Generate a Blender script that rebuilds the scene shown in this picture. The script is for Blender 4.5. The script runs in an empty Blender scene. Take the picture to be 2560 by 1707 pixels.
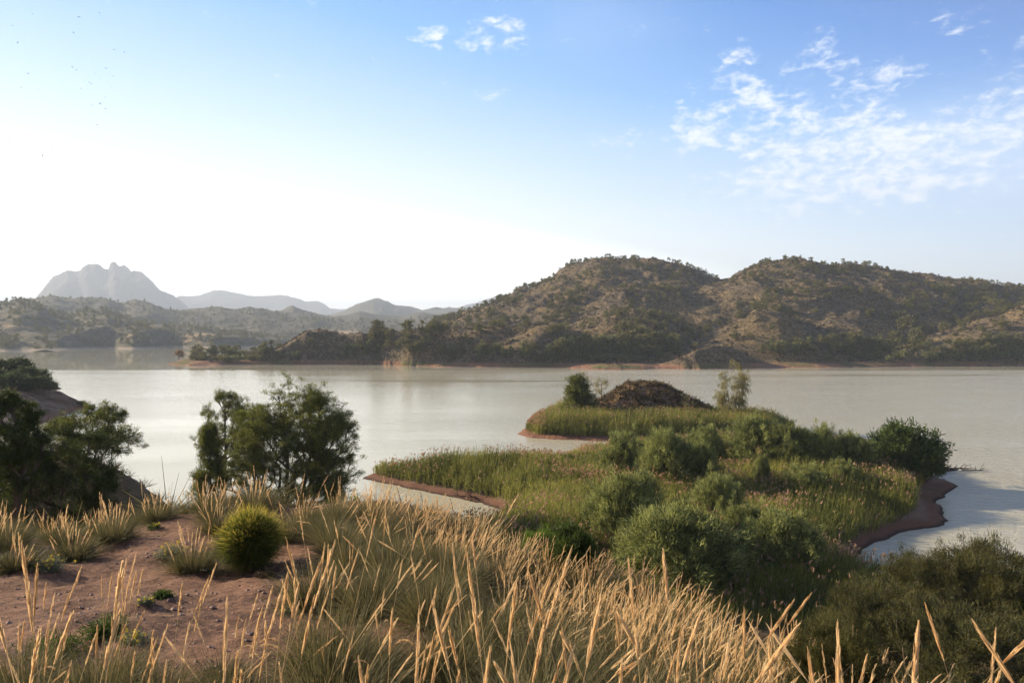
import bpy, math, random
import numpy as np
from mathutils import Vector

# ------------------------------------------------------------------ camera, light, sky
SC = bpy.context.scene
COL = SC.collection
H, F, U0, VH = 13.0, 1706.7, 1280.0, 838.0        # eye height over the lake, focal length in photo pixels

cam_d = bpy.data.cameras.new("camera")
cam = bpy.data.objects.new("camera", cam_d)
COL.objects.link(cam)
cam_d.lens = 24.0
cam_d.sensor_width = 36.0
cam_d.shift_y = -15.5 / 2560
cam_d.clip_start = 0.05
cam_d.clip_end = 40000
cam.location = (0, 0, H)
cam.rotation_euler = (math.radians(90), 0, 0)
SC.camera = cam

SUN_AZ, SUN_EL = math.radians(-65), math.radians(21)
S = Vector((math.sin(SUN_AZ) * math.cos(SUN_EL), math.cos(SUN_AZ) * math.cos(SUN_EL), math.sin(SUN_EL)))
sun_d = bpy.data.lights.new("sun", 'SUN')
sun_d.energy = 5.0
sun_d.angle = math.radians(0.6)
sun_d.color = (1.0, 0.81, 0.56)
sun = bpy.data.objects.new("sun", sun_d)
sun.rotation_euler = S.to_track_quat('Z', 'Y').to_euler()
sun.location = (0, 0, 100)
COL.objects.link(sun)

SC.view_settings.view_transform = 'Standard'
SC.view_settings.look = 'None'
SC.view_settings.gamma = 1
SC.view_settings.exposure = 1.55
SC.cycles.use_denoising = True
SC.cycles.max_bounces = 6
SC.cycles.diffuse_bounces = 2
SC.cycles.glossy_bounces = 3
SC.cycles.transmission_bounces = 3
SC.cycles.volume_bounces = 0
SC.cycles.transparent_max_bounces = 4
SC.cycles.caustics_reflective = False
SC.cycles.caustics_refractive = False
SC.cycles.use_adaptive_sampling = True
SC.cycles.adaptive_threshold = 0.02


class NT:
    """short-hand for building node trees"""
    def __init__(s, tree):
        s.t = tree
        tree.nodes.clear()

    def n(s, typ, ins=None, **kw):
        nd = s.t.nodes.new(typ)
        for k, v in kw.items():
            setattr(nd, k, v)
        for k, v in (ins or {}).items():
            if isinstance(v, bpy.types.NodeSocket):
                s.t.links.new(v, nd.inputs[k])
            else:
                nd.inputs[k].default_value = v
        return nd

    def m(s, op, a, b=0.0, c=0.0, clamp=False):
        return s.n('ShaderNodeMath', {0: a, 1: b, 2: c}, operation=op, use_clamp=clamp).outputs[0]

    def ramp(s, fac, lo, hi):
        return s.n('ShaderNodeMapRange', {0: fac, 1: lo, 2: hi}, interpolation_type='SMOOTHSTEP').outputs[0]

    def mix(s, fac, a, b):
        nd = s.t.nodes.new('ShaderNodeMix')
        nd.data_type = 'RGBA'
        for sock, v in ((nd.inputs[0], fac), (nd.inputs[6], a), (nd.inputs[7], b)):
            if isinstance(v, bpy.types.NodeSocket):
                s.t.links.new(v, sock)
            else:
                sock.default_value = v if not isinstance(v, tuple) else (v + (1,) if len(v) == 3 else v)
        return nd.outputs[2]

    def noise(s, vec, scale, detail=3, rough=0.55, dist=0.0):
        return s.n('ShaderNodeTexNoise', {'Vector': vec, 'Scale': scale, 'Detail': detail, 'Roughness': rough, 'Distortion': dist}).outputs[0]

    def out(s, surf=None, vol=None, world=False):
        o = s.t.nodes.new('ShaderNodeOutputWorld' if world else 'ShaderNodeOutputMaterial')
        if surf:
            s.t.links.new(surf, o.inputs[0])
        if vol:
            s.t.links.new(vol, o.inputs[1])


def build_world():
    w = bpy.data.worlds.new("World")
    SC.world = w
    w.use_nodes = True
    g = NT(w.node_tree)
    sky = g.n('ShaderNodeTexSky', sky_type='NISHITA', sun_disc=False, sun_elevation=SUN_EL, sun_rotation=SUN_AZ,
              altitude=400, air_density=1.0, dust_density=1.0, ozone_density=2.0)
    tc = g.n('ShaderNodeTexCoord')
    sep = g.n('ShaderNodeSeparateXYZ', {0: tc.outputs['Generated']})
    x, y, z = sep.outputs
    az = g.m('MULTIPLY', g.m('ARCTAN2', x, y), 57.2958)
    el = g.m('MULTIPLY', g.m('ARCSINE', z), 57.2958)
    vec = g.n('ShaderNodeCombineXYZ', {0: g.m('MULTIPLY', az, 0.5), 1: el, 2: 12.9}).outputs[0]
    wisp = g.noise(vec, 0.62, 7, 0.62, 0.6)
    big = g.noise(vec, 0.16, 4, 0.55)

    def blobs(items):
        tot = None
        for (u, v, su, sv, amp) in items:
            a0 = math.degrees(math.atan2(u - U0, F))
            e0 = math.degrees(math.atan2(VH - v, math.hypot(u - U0, F)))
            sa = su / F * 57.3 * math.cos(math.radians(a0)) ** 2
            se = sv / F * 57.3 * math.cos(math.radians(a0))
            da = g.m('MULTIPLY', g.m('SUBTRACT', az, a0), 1 / sa)
            de = g.m('MULTIPLY', g.m('SUBTRACT', el, e0), 1 / se)
            r2 = g.m('ADD', g.m('MULTIPLY', da, da), g.m('MULTIPLY', de, de))
            e = g.m('MULTIPLY', g.m('EXPONENT', g.m('MULTIPLY', r2, -1.0)), amp)
            tot = e if tot is None else g.m('ADD', tot, e)
        return tot
    # puffs of cumulus, each a spot of sky where the cloud noise may show
    cover = blobs([(1900, 280, 190, 60, 1.0), (1990, 365, 260, 60, .8), (2480, 300, 170, 60, .9), (2260, 335, 220, 70, .6),
                   (1620, 352, 170, 30, .8), (1740, 285, 90, 45, .65), (2060, 125, 80, 55, .85), (2190, 195, 75, 60, .95),
                   (1850, 140, 55, 35, .95), (1830, 200, 60, 25, .9), (2400, 55, 110, 35, .8), (2540, 110, 70, 50, .75),
                   (1275, 90, 60, 45, .85), (1180, 112, 60, 22, .85), (1065, 105, 40, 22, .8), (2350, 440, 330, 80, .75), (2560, 270, 120, 70, .9), (2100, 300, 120, 50, .5), (1085, 72, 45, 18, 1.1),
                   (1240, 55, 50, 18, .75), (1240, 240, 60, 25, .55), (1880, 485, 220, 60, .7), (2130, 470, 320, 90, .5),
                   (1900, 225, 80, 25, .5), (2260, 180, 90, 25, .5)])
    fine = g.noise(vec, 1.7, 6, 0.62, 0.3)
    nz = g.m('ADD', g.m('MULTIPLY', wisp, 0.5), g.m('MULTIPLY', fine, 0.5))
    nz = g.m('ADD', g.m('MULTIPLY', g.m('SUBTRACT', nz, 0.5), 2.8), 0.5)
    puff = g.ramp(g.m('ADD', g.m('MULTIPLY', g.m('MINIMUM', cover, 1.15), 0.42), nz), 0.72, 1.32)
    veil_m = blobs([(2250, 430, 420, 120, .9), (2600, 420, 300, 150, 1.0), (2300, 330, 300, 70, .6), (1480, 60, 200, 90, .35), (1750, 420, 300, 90, .4)])
    veil = g.m('MULTIPLY', veil_m, g.m('ADD', 0.1, g.m('MULTIPLY', g.m('ADD', big, wisp), 0.62)), clamp=True)
    # low haze that whitens towards the sun
    sd = g.n('ShaderNodeVectorMath', {0: tc.outputs['Generated'], 1: tuple(S)}, operation='DOT_PRODUCT').outputs['Value']
    ael = g.m('ABSOLUTE', el)
    gd = Vector((math.sin(math.radians(-34)), math.cos(math.radians(-34)), 0.12)).normalized()
    sd = g.n('ShaderNodeVectorMath', {0: tc.outputs['Generated'], 1: tuple(gd)}, operation='DOT_PRODUCT').outputs['Value']
    away = g.m('SUBTRACT', 1.0, g.n('ShaderNodeMapRange', {0: sd, 1: -0.1, 2: 1.0}).outputs[0])
    low = g.m('EXPONENT', g.m('MULTIPLY', g.m('POWER', ael, 1.6), -1 / 75.0))
    wht = g.m('ADD', g.m('MULTIPLY', low, 0.68), g.m('MULTIPLY', g.m('POWER', g.m('SUBTRACT', 1.0, away), 1.2), 0.76))
    wht = g.m('MAXIMUM', g.m('SUBTRACT', wht, g.m('MULTIPLY', ael, 0.0115)), 0.0)
    rmp = g.n('ShaderNodeValToRGB', {0: g.m('MULTIPLY', wht, 0.66)})
    els = rmp.color_ramp.elements
    stops = [(0.0, (0.0, 0.10, 0.46)), (0.14, (0.02, 0.23, 0.72)), (0.30, (0.17, 0.47, 0.95)), (0.47, (0.60, 0.82, 1.06)), (0.62, (1.05, 1.14, 1.16)), (0.78, (3.3, 3.3, 3.1)), (0.95, (6.4, 6.2, 5.7))]
    while len(els) < len(stops): els.new(0.5)
    for e, (p, c) in zip(els, stops):
        e.position = p
        e.color = c + (1,)
    sc = g.n('ShaderNodeVectorMath', {0: rmp.outputs[0], 3: 3.6}, operation='SCALE').outputs[0]
    nis = g.n('ShaderNodeVectorMath', {0: sky.outputs[0], 3: 0.12}, operation='SCALE').outputs[0]
    col = g.n('ShaderNodeVectorMath', {0: sc, 1: nis}, operation='ADD').outputs[0]
    # unseen dim sky added overhead and behind the viewer to neutralise the fill light
    over = g.m('MAXIMUM', g.ramp(el, 32.0, 60.0), g.ramp(y, 0.25, -0.35))
    col = g.mix(g.m('MULTIPLY', over, g.ramp(big, 0.25, 0.6)), col, (0.75, 0.9, 1.2))
    c1 = g.mix(g.m('MULTIPLY', veil, 0.8), col, (2.15, 2.95, 4.15))
    c2 = g.mix(g.m('MULTIPLY', puff, 0.85), c1, (4.0, 4.15, 4.4))
    bg = g.n('ShaderNodeBackground', {0: c2, 1: 0.1})
    g.out(bg.outputs[0], world=True)
    w.cycles.sampling_method = 'MANUAL'
    w.cycles.sample_map_resolution = 512


build_world()

# ------------------------------------------------------------------ numbers and noise
RNG = np.random.default_rng(7)
_perm = RNG.permutation(512)
_perm = np.concatenate([_perm, _perm, _perm])
_grad = np.stack([np.cos(np.arange(512) * 2.399), np.sin(np.arange(512) * 2.399)], 1)


def perlin(x, y):
    xi, yi = np.floor(x).astype(np.int64), np.floor(y).astype(np.int64)
    xf, yf = x - xi, y - yi
    xi, yi = xi & 511, yi & 511
    u, v = xf * xf * xf * (xf * (xf * 6 - 15) + 10), yf * yf * yf * (yf * (yf * 6 - 15) + 10)

    def gr(i, j):
        g = _grad[_perm[(_perm[(xi + i) & 511] + yi + j) & 511]]
        return g[..., 0] * (xf - i) + g[..., 1] * (yf - j)
    a = gr(0, 0) * (1 - u) + gr(1, 0) * u
    b = gr(0, 1) * (1 - u) + gr(1, 1) * u
    return (a * (1 - v) + b * v) * 1.5


def fbm(x, y, o=4, s=1.0, gain=0.5):
    t, a = 0, 1.0
    for k in range(o):
        t = t + a * perlin(x * s + 17.3 * k, y * s + 9.1 * k)
        a *= gain
        s *= 2.03
    return t


def ridged(x, y, o=4, s=1.0, gain=0.5):
    t, a = 0, 1.0
    for k in range(o):
        t = t + a * (1 - np.abs(perlin(x * s + 31.7 * k, y * s + 5.9 * k)) * 1.6)
        a *= gain
        s *= 2.1
    return t


def sstep(a, b, x):
    t = np.clip((x - a) / (b - a), 0, 1)
    return t * t * (3 - 2 * t)


def smax(a, b, k):
    h = np.clip(0.5 + 0.5 * (a - b) / k, 0, 1)
    return b * (1 - h) + a * h + k * h * (1 - h)


def wl(u, v):
    """the lake point (z = 0) seen at photo pixel u, v"""
    D = F * H / (v - VH)
    return ((u - U0) / F * D, D)


def poly_sd(P, x, y):
    """signed distance to polygon P, positive inside"""
    P = np.asarray(P, float)
    sh = x.shape
    x, y = x.ravel(), y.ravel()
    d = np.full(x.shape, 1e18)
    ins = np.zeros(x.shape, bool)
    for i in range(len(P)):
        ax, ay = P[i]
        bx, by = P[(i + 1) % len(P)]
        ex, ey = bx - ax, by - ay
        t = np.clip(((x - ax) * ex + (y - ay) * ey) / (ex * ex + ey * ey + 1e-12), 0, 1)
        d = np.minimum(d, (x - ax - t * ex) ** 2 + (y - ay - t * ey) ** 2)
        if ay != by:
            c = ((ay > y) != (by > y)) & (x < (bx - ax) * (y - ay) / (by - ay) + ax)
            ins ^= c
    d = np.sqrt(d)
    return np.where(ins, d, -d).reshape(sh)


# ------------------------------------------------------------------ terrain heights
MAIN = [(-90, 62), (-55, 60), (-34, 50), wl(470, 1285), wl(560, 1284), wl(720, 1290), wl(880, 1302), wl(950, 1325), wl(1100, 1350),
        wl(1195, 1335), wl(1218, 1312), wl(1245, 1290), wl(1255, 1276), wl(1200, 1256), wl(1100, 1236), wl(1000, 1216),
        wl(935, 1202), wl(905, 1195), wl(920, 1187), wl(950, 1180), wl(1010, 1180), wl(1130, 1180), wl(1250, 1170), wl(1330, 1160), wl(1450, 1140),
        wl(1700, 1124), wl(2000, 1120), wl(2200, 1138), wl(2290, 1162), wl(2350, 1170), wl(2400, 1172), wl(2404, 1175), wl(2330, 1182),
        wl(2340, 1192), wl(2385, 1207), wl(2393, 1216), wl(2360, 1235), wl(2345, 1255), wl(2362, 1285), wl(2368, 1300),
        wl(2340, 1315), wl(2240, 1333), wl(2170, 1368), wl(2118, 1412), wl(2160, 1450), wl(2300, 1478), wl(2600, 1470), (60, 38),
        (90, 20), (90, -60), (-90, -60)]
CREST = [(-30, 2), (-12, 5.2), (-8, 6.6), (-5.5, 8.2), (-4.4, 9.6), (-2.6, 10.4), (-1.2, 9.2), (0, 7.7), (0.7, 5.6), (1.25, 4.3), (1.75, 3.4),
         (2.3, 2.6), (3, 0.5), (4, -8), (4, -50), (-40, -50)]


def plateau(x, y):
    p = np.interp(y, [-8, 0, 3, 5, 6.8, 9, 14, 30], [1.45, 1.5, 1.72, 2.02, 2.3, 2.45, 2.7, 4.0])
    return H - p + 0.03 * x * np.exp(-(x / 6) ** 2) - 0.010 * np.clip(-x - 3, 0, 30) ** 1.4


def h_main(x, y, fine=True):
    d = poly_sd(MAIN, x, y)
    d = d + np.exp(-(d / 4) ** 2) * (0.26 * fbm(x, y, 3, 0.35) + 0.14 * fbm(x, y, 3, 1.6))
    n = fbm(x, y, 3, 0.16)
    shore = np.where(d > 0, 1.05 * (1 - np.exp(-d / 2.6)) + 0.012 * d + 0.22 * n * sstep(1, 5, d), 0.42 * np.maximum(d, -9))
    c = poly_sd(CREST, x, y)
    out = np.clip(-c, 0, 60)
    drop = np.where(out < 2.0, 0.16 * out * out, 0.64 + 0.62 * (out - 2.0))
    lip = np.clip(1 - np.clip(c, 0, 9) / 1.9, 0, 1) ** 1.6 * 0.5 * sstep(-1.6, 0.2, x)
    hill = plateau(x, y) - lip - drop * (1 + 0.10 * fbm(x, y, 2, 0.12)) + 0.25 * n * sstep(1, 6, out)
    # the spur under the left-hand pines
    spur = 8.5 * np.exp(-(((x + 19.5) / 6.8) ** 2 + ((y - 27.5) / 8.5) ** 2) ** 1.1) + 0.4 * fbm(x, y, 3, 0.3) - 0.2
    z = smax(np.where(hill > -30, hill, -30), shore, 0.6)
    z = np.where(d > 0.5, smax(z, spur, 0.7), z)
    z = np.where(d < 0, np.minimum(z, shore), z)
    near = np.exp(-(x * x + y * y) / 500.0)
    if fine:
        z = z + near * (0.055 * fbm(x, y, 3, 0.9) + 0.012 * fbm(x, y, 3, 5.0)) + 0.07 * fbm(x, y, 4, 0.8) * sstep(-0.3, 1, d)
    return z


ISLE = [wl(1298, 1085), wl(1330, 1094), wl(1400, 1099), wl(1500, 1102), wl(1650, 1104), wl(1830, 1100), wl(1950, 1090), wl(1997, 1077),
        wl(1950, 1066), wl(1850, 1055), wl(1700, 1042), wl(1500, 1036), wl(1380, 1042), wl(1325, 1060)]


def h_isle(x, y):
    d = poly_sd(ISLE, x, y)
    d = d + np.exp(-(d / 4) ** 2) * (0.5 * fbm(x, y, 3, 0.3) + 0.2 * fbm(x, y, 3, 1.4))
    base = np.where(d > 0, 0.85 * (1 - np.exp(-d / 1.8)), 0.45 * np.maximum(d, -8))
    ym = 101.0
    un = x / ym * F + U0
    top = 0.86 * np.interp(un, [1455, 1480, 1505, 1530, 1552, 1570, 1610, 1655, 1675, 1690, 1725, 1765, 1810], [0, 1.9, 2.9, 3.9, 5.0, 5.6, 5.75, 5.6, 5.1, 4.2, 3.1, 1.9, 0])
    yy = np.abs(y - ym)
    wy = 1 - sstep(1.2, 7.5, yy * (1 + 0.12 * fbm(x, y, 2, 0.4)))
    m = top * wy + 0.28 * fbm(x, y, 4, 0.55) * sstep(0.3, 2, top * wy)
    return base + m * sstep(0, 1.5, d)


HEAD = [wl(233, 1018), wl(215, 1021), wl(190, 1026), wl(150, 1041), wl(112, 1056), wl(60, 1075), wl(0, 1092), (-140, 70), (-180, 110), (-180, 170), (-110, 168),
        wl(100, 984), wl(160, 992), wl(205, 1006)]


def h_head(x, y):
    d = poly_sd(HEAD, x, y)
    n = fbm(x, y, 4, 0.09)
    s = np.clip(d, 0, 60)
    up = 4.3 * (1 - np.exp(-s * 0.13)) + 0.05 * s * s * np.exp(-s / 5) + n * 1.3 * sstep(2, 8, s) - 0.5 * ridged(x, y, 3, 0.16) * sstep(1, 5, s) + .5 * sstep(1, 5, s)
    return np.where(d > 0, up, 0.4 * np.maximum(d, -8))


def sil(pts, D, u):
    us = [pts[0][0] - 110] + [p[0] for p in pts] + [pts[-1][0] + 110]
    hs = [-5] + [H + (VH - p[1]) / F * D for p in pts] + [-5]
    return np.interp(u, us, hs, left=-5, right=-5)


HILLSHORE = [wl(425, 910), wl(470, 914), wl(540, 913), wl(620, 911), wl(700, 911), wl(820, 909), wl(940, 910), wl(1010, 914), wl(1120, 917),
             wl(1260, 918), wl(1380, 918), wl(1460, 921), wl(1500, 925), wl(1560, 925), wl(1640, 921), wl(1750, 922), wl(1900, 918), wl(2060, 919), wl(2250, 916),
             wl(2450, 914), wl(2700, 911), wl(3300, 908), (700, 330), (900, 900), (100, 1400), (-260, 1300), (-200, 700), wl(640, 883), wl(520, 892), wl(450, 900)]
# (front distance, crest distance, back distance, silhouette in photo pixels)
MID = [
    (318, 540, 760, [(900, 850), (1000, 838), (1080, 815), (1160, 786), (1200, 770), (1260, 747), (1310, 723), (1370, 697), (1430, 667), (1480, 651), (1530, 646), (1565, 650),
                     (1600, 657), (1660, 660), (1700, 668), (1760, 690), (1820, 708), (1900, 735), (2000, 780), (2100, 830)]),
    (312, 480, 700, [(1400, 850), (1500, 812), (1600, 765), (1700, 735), (1780, 710), (1820, 697), (1850, 680), (1900, 662), (1950, 654), (2005, 645), (2030, 649), (2070, 658),
                     (2130, 662), (2200, 676), (2300, 690), (2400, 703), (2500, 716), (2560, 724), (2800, 745), (3300, 790)]),
    (284, 318, 420, [(600, 905), (650, 890), (700, 868), (735, 848), (765, 831), (800, 827), (840, 830), (900, 833), (1000, 834), (1060, 826), (1120, 817), (1200, 815), (1260, 818), (1320, 840), (1380, 870)]),
    (280, 305, 370, [(1170, 900), (1210, 880), (1250, 860), (1300, 835), (1335, 817), (1365, 813), (1400, 818), (1440, 828), (1490, 850), (1530, 875), (1560, 895)]),
    (266, 280, 310, [(1670, 905), (1705, 890), (1745, 873), (1780, 862), (1815, 864), (1850, 877), (1890, 895)]),
    (285, 335, 420, [(1650, 880), (1720, 855), (1770, 835), (1850, 800), (1890, 782), (1950, 788), (2010, 806), (2050, 838), (2100, 870), (2140, 895)]),
    (290, 380, 480, [(1380, 850), (1450, 800), (1520, 770), (1580, 762), (1650, 778), (1700, 800), (1760, 830)]),
    (285, 350, 460, [(2180, 880), (2260, 845), (2330, 835), (2400, 815), (2480, 788), (2560, 765), (2700, 745), (3000, 740)]),
    (300, 390, 480, [(1900, 840), (2000, 800), (2080, 770), (2150, 760), (2230, 790), (2330, 830)]),
]


def h_mid(x, y):
    r = np.maximum(y, 1.0)
    u = x / r * F + U0
    d = poly_sd(HILLSHORE, x, y)
    d = d + np.exp(-(d / 12) ** 2) * 2.2 * fbm(x, y, 4, 0.07)
    wob = 14 * fbm(x, y, 3, 0.012)
    z = 1.6 * (1 - np.exp(-np.clip(d, 0, 99) / 14)) + 0.05 * np.clip(d, 0, 300) + 0.7 * fbm(x, y, 3, 0.05) * sstep(4, 20, d)
    uw = u + 26 * fbm(x, y, 3, 0.03)
    for i, (d0, dc, d1, pts) in enumerate(MID):
        hc = sil(pts, dc, uw * 0.4 + u * 0.6)
        q = y + wob
        t = np.where(q < dc, (q - d0) / (dc - d0), (d1 - q) / (d1 - dc))
        t = np.clip(t, 0, 1)
        prof = np.where(q < dc, np.sin(t * math.pi / 2) ** (0.95 if i > 1 else 1.15), np.sin(t * math.pi / 2) ** 1.2)
        z = smax(z, hc * prof, 1.2 if i > 1 else 3.0)
    g = sstep(3, 14, z)
    gul = ridged(x + 5 * fbm(x, y, 2, .02), y, 4, 0.021, 0.55) - 1.1
    z = z + g * (gul * 2.6 + 0.55 * (ridged(x, y, 4, 0.09) - 1.1) + 1.3 * fbm(x, y, 4, 0.035)) * np.clip(z / 26, 0.3, 1.3)
    z = z * np.interp(z, [0, 20, 50], [1, 1, 0.972])
    return np.where(d > 0, np.maximum(z, 0.0 + 0.02 * d) * sstep(-2, 6, d) + 0.02, 0.12 * np.maximum(d, -20))


FARSHORE = [(-900, 560), (-450, 568), wl(60, 876), wl(90, 880), wl(140, 879), wl(170, 873), wl(260, 869), wl(330, 872), wl(420, 867), wl(520, 869), wl(640, 867), wl(760, 860), (-100, 900), (1200, 900), (4200, 4000), (-4200, 4200), (-2500, 560)]
FARR = [
    (600, 900, 1300, [(-700, 730), (-300, 750), (-80, 772), (0, 777), (40, 763), (85, 770), (130, 792), (180, 800), (215, 786), (250, 783), (290, 797), (350, 812), (450, 822), (540, 830), (620, 838), (700, 850)]),
    (590, 800, 980, [(-400, 812), (-100, 820), (60, 815), (150, 828), (260, 842), (330, 840), (400, 847), (450, 845), (510, 848), (560, 858)]),
    (1000, 1500, 2100, [(-600, 735), (0, 775), (50, 765), (95, 755), (130, 749), (165, 756), (210, 755), (255, 756), (300, 772), (330, 762), (375, 768), (410, 782), (450, 790), (500, 784), (555, 780), (610, 785), (640, 782), (690, 789), (740, 795), (800, 806), (900, 820)]),
    (1200, 1900, 2500, [(560, 806), (640, 796), (705, 786), (730, 774), (752, 784), (790, 795), (830, 802), (865, 800), (900, 790), (940, 797), (1000, 800), (1050, 789), (1090, 795), (1150, 788), (1220, 782), (1400, 790)]),
    (1000, 1350, 1700, [(620, 830), (700, 815), (760, 800), (800, 806), (850, 812), (910, 808), (960, 814), (1020, 812), (1060, 806), (1120, 800), (1200, 800), (1400, 800)]),
]
FAR2 = [
    (2200, 3000, 3800, [(700, 815), (780, 797), (830, 790), (870, 775), (905, 758), (935, 749), (955, 751), (985, 764), (1030, 770), (1060, 773), (1110, 774), (1180, 770), (1250, 766), (1400, 780)]),
]
MESA = [(60, 775), (82, 752), (105, 728), (131, 695), (150, 687), (169, 679), (185, 682), (199, 682), (208, 672), (218, 664), (239, 663), (250, 668), (258, 675), (269, 675), (274, 662), (281, 657), (289, 657), (296, 667),
        (303, 667), (310, 664), (322, 669), (329, 678), (337, 675), (350, 679), (362, 684), (381, 703), (395, 720), (403, 728), (418, 733), (432, 739), (457, 757), (482, 782), (500, 800)]
RANGE = [(380, 780), (446, 743), (501, 739), (530, 729), (552, 727), (575, 729), (626, 739), (680, 741), (718, 741), (746, 750), (762, 757), (775, 753), (788, 753), (805, 758), (822, 771), (849, 773), (865, 773), (900, 783), (1000, 800)]
RANGE2 = [(1000, 785), (1088, 772), (1143, 769), (1170, 760), (1195, 755), (1219, 747), (1245, 743), (1263, 737), (1280, 739), (1300, 744), (1340, 752), (1400, 765), (1500, 790)]


def h_ridge(x, y, comps, nz, ns, base=4.0):
    u = x / np.maximum(y, 1) * F + U0
    z = np.full(x.shape, base) + base * 0.5 * fbm(x, y, 3, 0.006)
    for (d0, dc, d1, pts) in comps:
        q = y + (dc - d0) * 0.10 * fbm(x, y, 3, 2.5 / (dc - d0))
        hc = sil(pts, dc, u + (22 if dc < 1600 else 5) * fbm(x, y, 3, 9.0 / dc))
        t = np.clip(np.where(q < dc, (q - d0) / (dc - d0), (d1 - q) / (d1 - dc)), 0, 1)
        z = smax(z, hc * np.sin(t * math.pi / 2) ** 1.1, 4.0)
    z = z + (ridged(x, y, 4, ns) - 1.2) * nz * np.clip(z / 30, 0.0, 1.4)
    return z


def h_far(x, y):
    d = poly_sd(FARSHORE, x, y)
    z = h_ridge(x, y, FARR, 2.6, 0.009, 1.0) + 2.0 * fbm(x, y, 3, 0.03) * sstep(10, 60, d) + 0.018 * np.clip(d, 0, 500)
    return np.where(d > 0, np.maximum(z, 0.3) * sstep(-3, 18, d), 0.1 * np.maximum(d, -20))


def h_grid(f, x, y):
    return float(f(np.array([float(x)]), np.array([float(y)]))[0])


def hit(u, v, f=None, y0=2.0, y1=120.0):
    """where the ray through photo pixel (u, v) meets the terrain"""
    f = f or h_main
    y = np.geomspace(y0, y1, 900)
    x = (u - U0) / F * y
    z = H - (v - VH) / F * y
    g = f(x, y)
    k = np.nonzero(g >= z)[0]
    i = k[0] if len(k) else len(y) - 1
    return float(x[i]), float(y[i]), float(g[i])


# ------------------------------------------------------------------ mesh helpers
def tag(o, label=None, cat=None, group=None, kind=None):
    if label: o['label'] = label
    if cat: o['category'] = cat
    if group: o['group'] = group
    if kind: o['kind'] = kind
    return o


def empty(name, loc, rz=0.0):
    o = bpy.data.objects.new(name, None)
    o.location = loc
    o.rotation_euler = (0, 0, rz)
    o.empty_display_size = 0.3
    COL.objects.link(o)
    return o


def mesh_np(name, V, Q, mat=None, attrs=None, smooth=False):
    """mesh from vertex array and an (n,4) or (n,3) face array"""
    me = bpy.data.meshes.new(name)
    V = np.ascontiguousarray(V, np.float32)
    Q = np.ascontiguousarray(Q, np.int32)
    k = Q.shape[1]
    me.vertices.add(len(V))
    me.vertices.foreach_set('co', V.ravel())
    me.loops.add(Q.size)
    me.loops.foreach_set('vertex_index', Q.ravel())
    me.polygons.add(len(Q))
    me.polygons.foreach_set('loop_start', np.arange(0, Q.size, k, dtype=np.int32))
    me.polygons.foreach_set('use_smooth', np.full(len(Q), smooth))
    for an, av in (attrs or {}).items():
        at = me.attributes.new(an, 'FLOAT', 'POINT')
        at.data.foreach_set('value', np.ascontiguousarray(av, np.float32).ravel())
    me.update(calc_edges=True)
    if mat: me.materials.append(mat)
    return me


def link(name, me, parent=None, loc=None):
    o = bpy.data.objects.new(name, me)
    if parent is not None: o.parent = parent
    if loc is not None: o.location = loc
    COL.objects.link(o)
    return o


def copy_tree(o, parent=None):
    c = o.copy()
    COL.objects.link(c)
    c.parent = parent
    for ch in [k for k in o.children]:
        copy_tree(ch, c)
    return c


def sheet(name, f, X, Y, mat):
    Z = f(X, Y)
    n, m = X.shape
    V = np.stack([X, Y, Z], -1).reshape(-1, 3)
    i = np.arange(n * m).reshape(n, m)
    Q = np.stack([i[:-1, :-1], i[:-1, 1:], i[1:, 1:], i[1:, :-1]], -1).reshape(-1, 4)
    o = link(name, mesh_np(name, V, Q, mat, smooth=True))
    tag(o, kind='structure')
    return o


def polar(a0, a1, na, r0, r1, nr):
    a = np.radians(np.linspace(a0, a1, na))
    r = np.geomspace(r0, r1, nr)
    R, A = np.meshgrid(r, a, indexing='ij')
    return R * np.sin(A), R * np.cos(A)


def wedge(u0, u1, nu, y0, y1, ny):
    """grid in depth y and direction x/y, evenly fine over a far hillside"""
    t = (np.linspace(u0, u1, nu) - U0) / F
    y = np.geomspace(y0, y1, ny)
    Y, T = np.meshgrid(y, t, indexing='ij')
    return T * Y, Y


# ------------------------------------------------------------------ materials
def material(name):
    m = bpy.data.materials.new(name)
    m.use_nodes = True
    return m, NT(m.node_tree)


def bsdf(g, col, rough=0.9, spec=0.2, normal=None, **kw):
    ins = {'Base Color': col if isinstance(col, bpy.types.NodeSocket) else tuple(col) + (1,), 'Roughness': rough, 'Specular IOR Level': spec}
    ins.update(kw)
    if normal is not None: ins['Normal'] = normal
    return g.n('ShaderNodeBsdfPrincipled', ins).outputs[0]


def bump(g, h, strength=0.5, dist=0.1):
    return g.n('ShaderNodeBump', {'Height': h, 'Strength': strength, 'Distance': dist}).outputs[0]


def leaf_mat(name, dark, light, tip=None, trans=0.35, rough=0.65, spec=0.25):
    """foliage: tone runs from dark to light leaf by leaf, 't' (base to tip) may end in another colour"""
    m, g = material(name)
    tone = g.n('ShaderNodeAttribute', attribute_name='tone').outputs['Fac']
    col = g.mix(tone, dark, light)
    if tip:
        t = g.n('ShaderNodeAttribute', attribute_name='t').outputs['Fac']
        col = g.mix(g.ramp(t, tip[1], tip[2]), col, tip[0])
    p = bsdf(g, col, rough, spec)
    tr = g.n('ShaderNodeBsdfTranslucent', {'Color': col}).outputs[0]
    mx = g.n('ShaderNodeMixShader', {0: trans, 1: p, 2: tr}).outputs[0]
    g.out(mx)
    return m


def pos(g):
    return g.n('ShaderNodeNewGeometry').outputs['Position']


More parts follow.
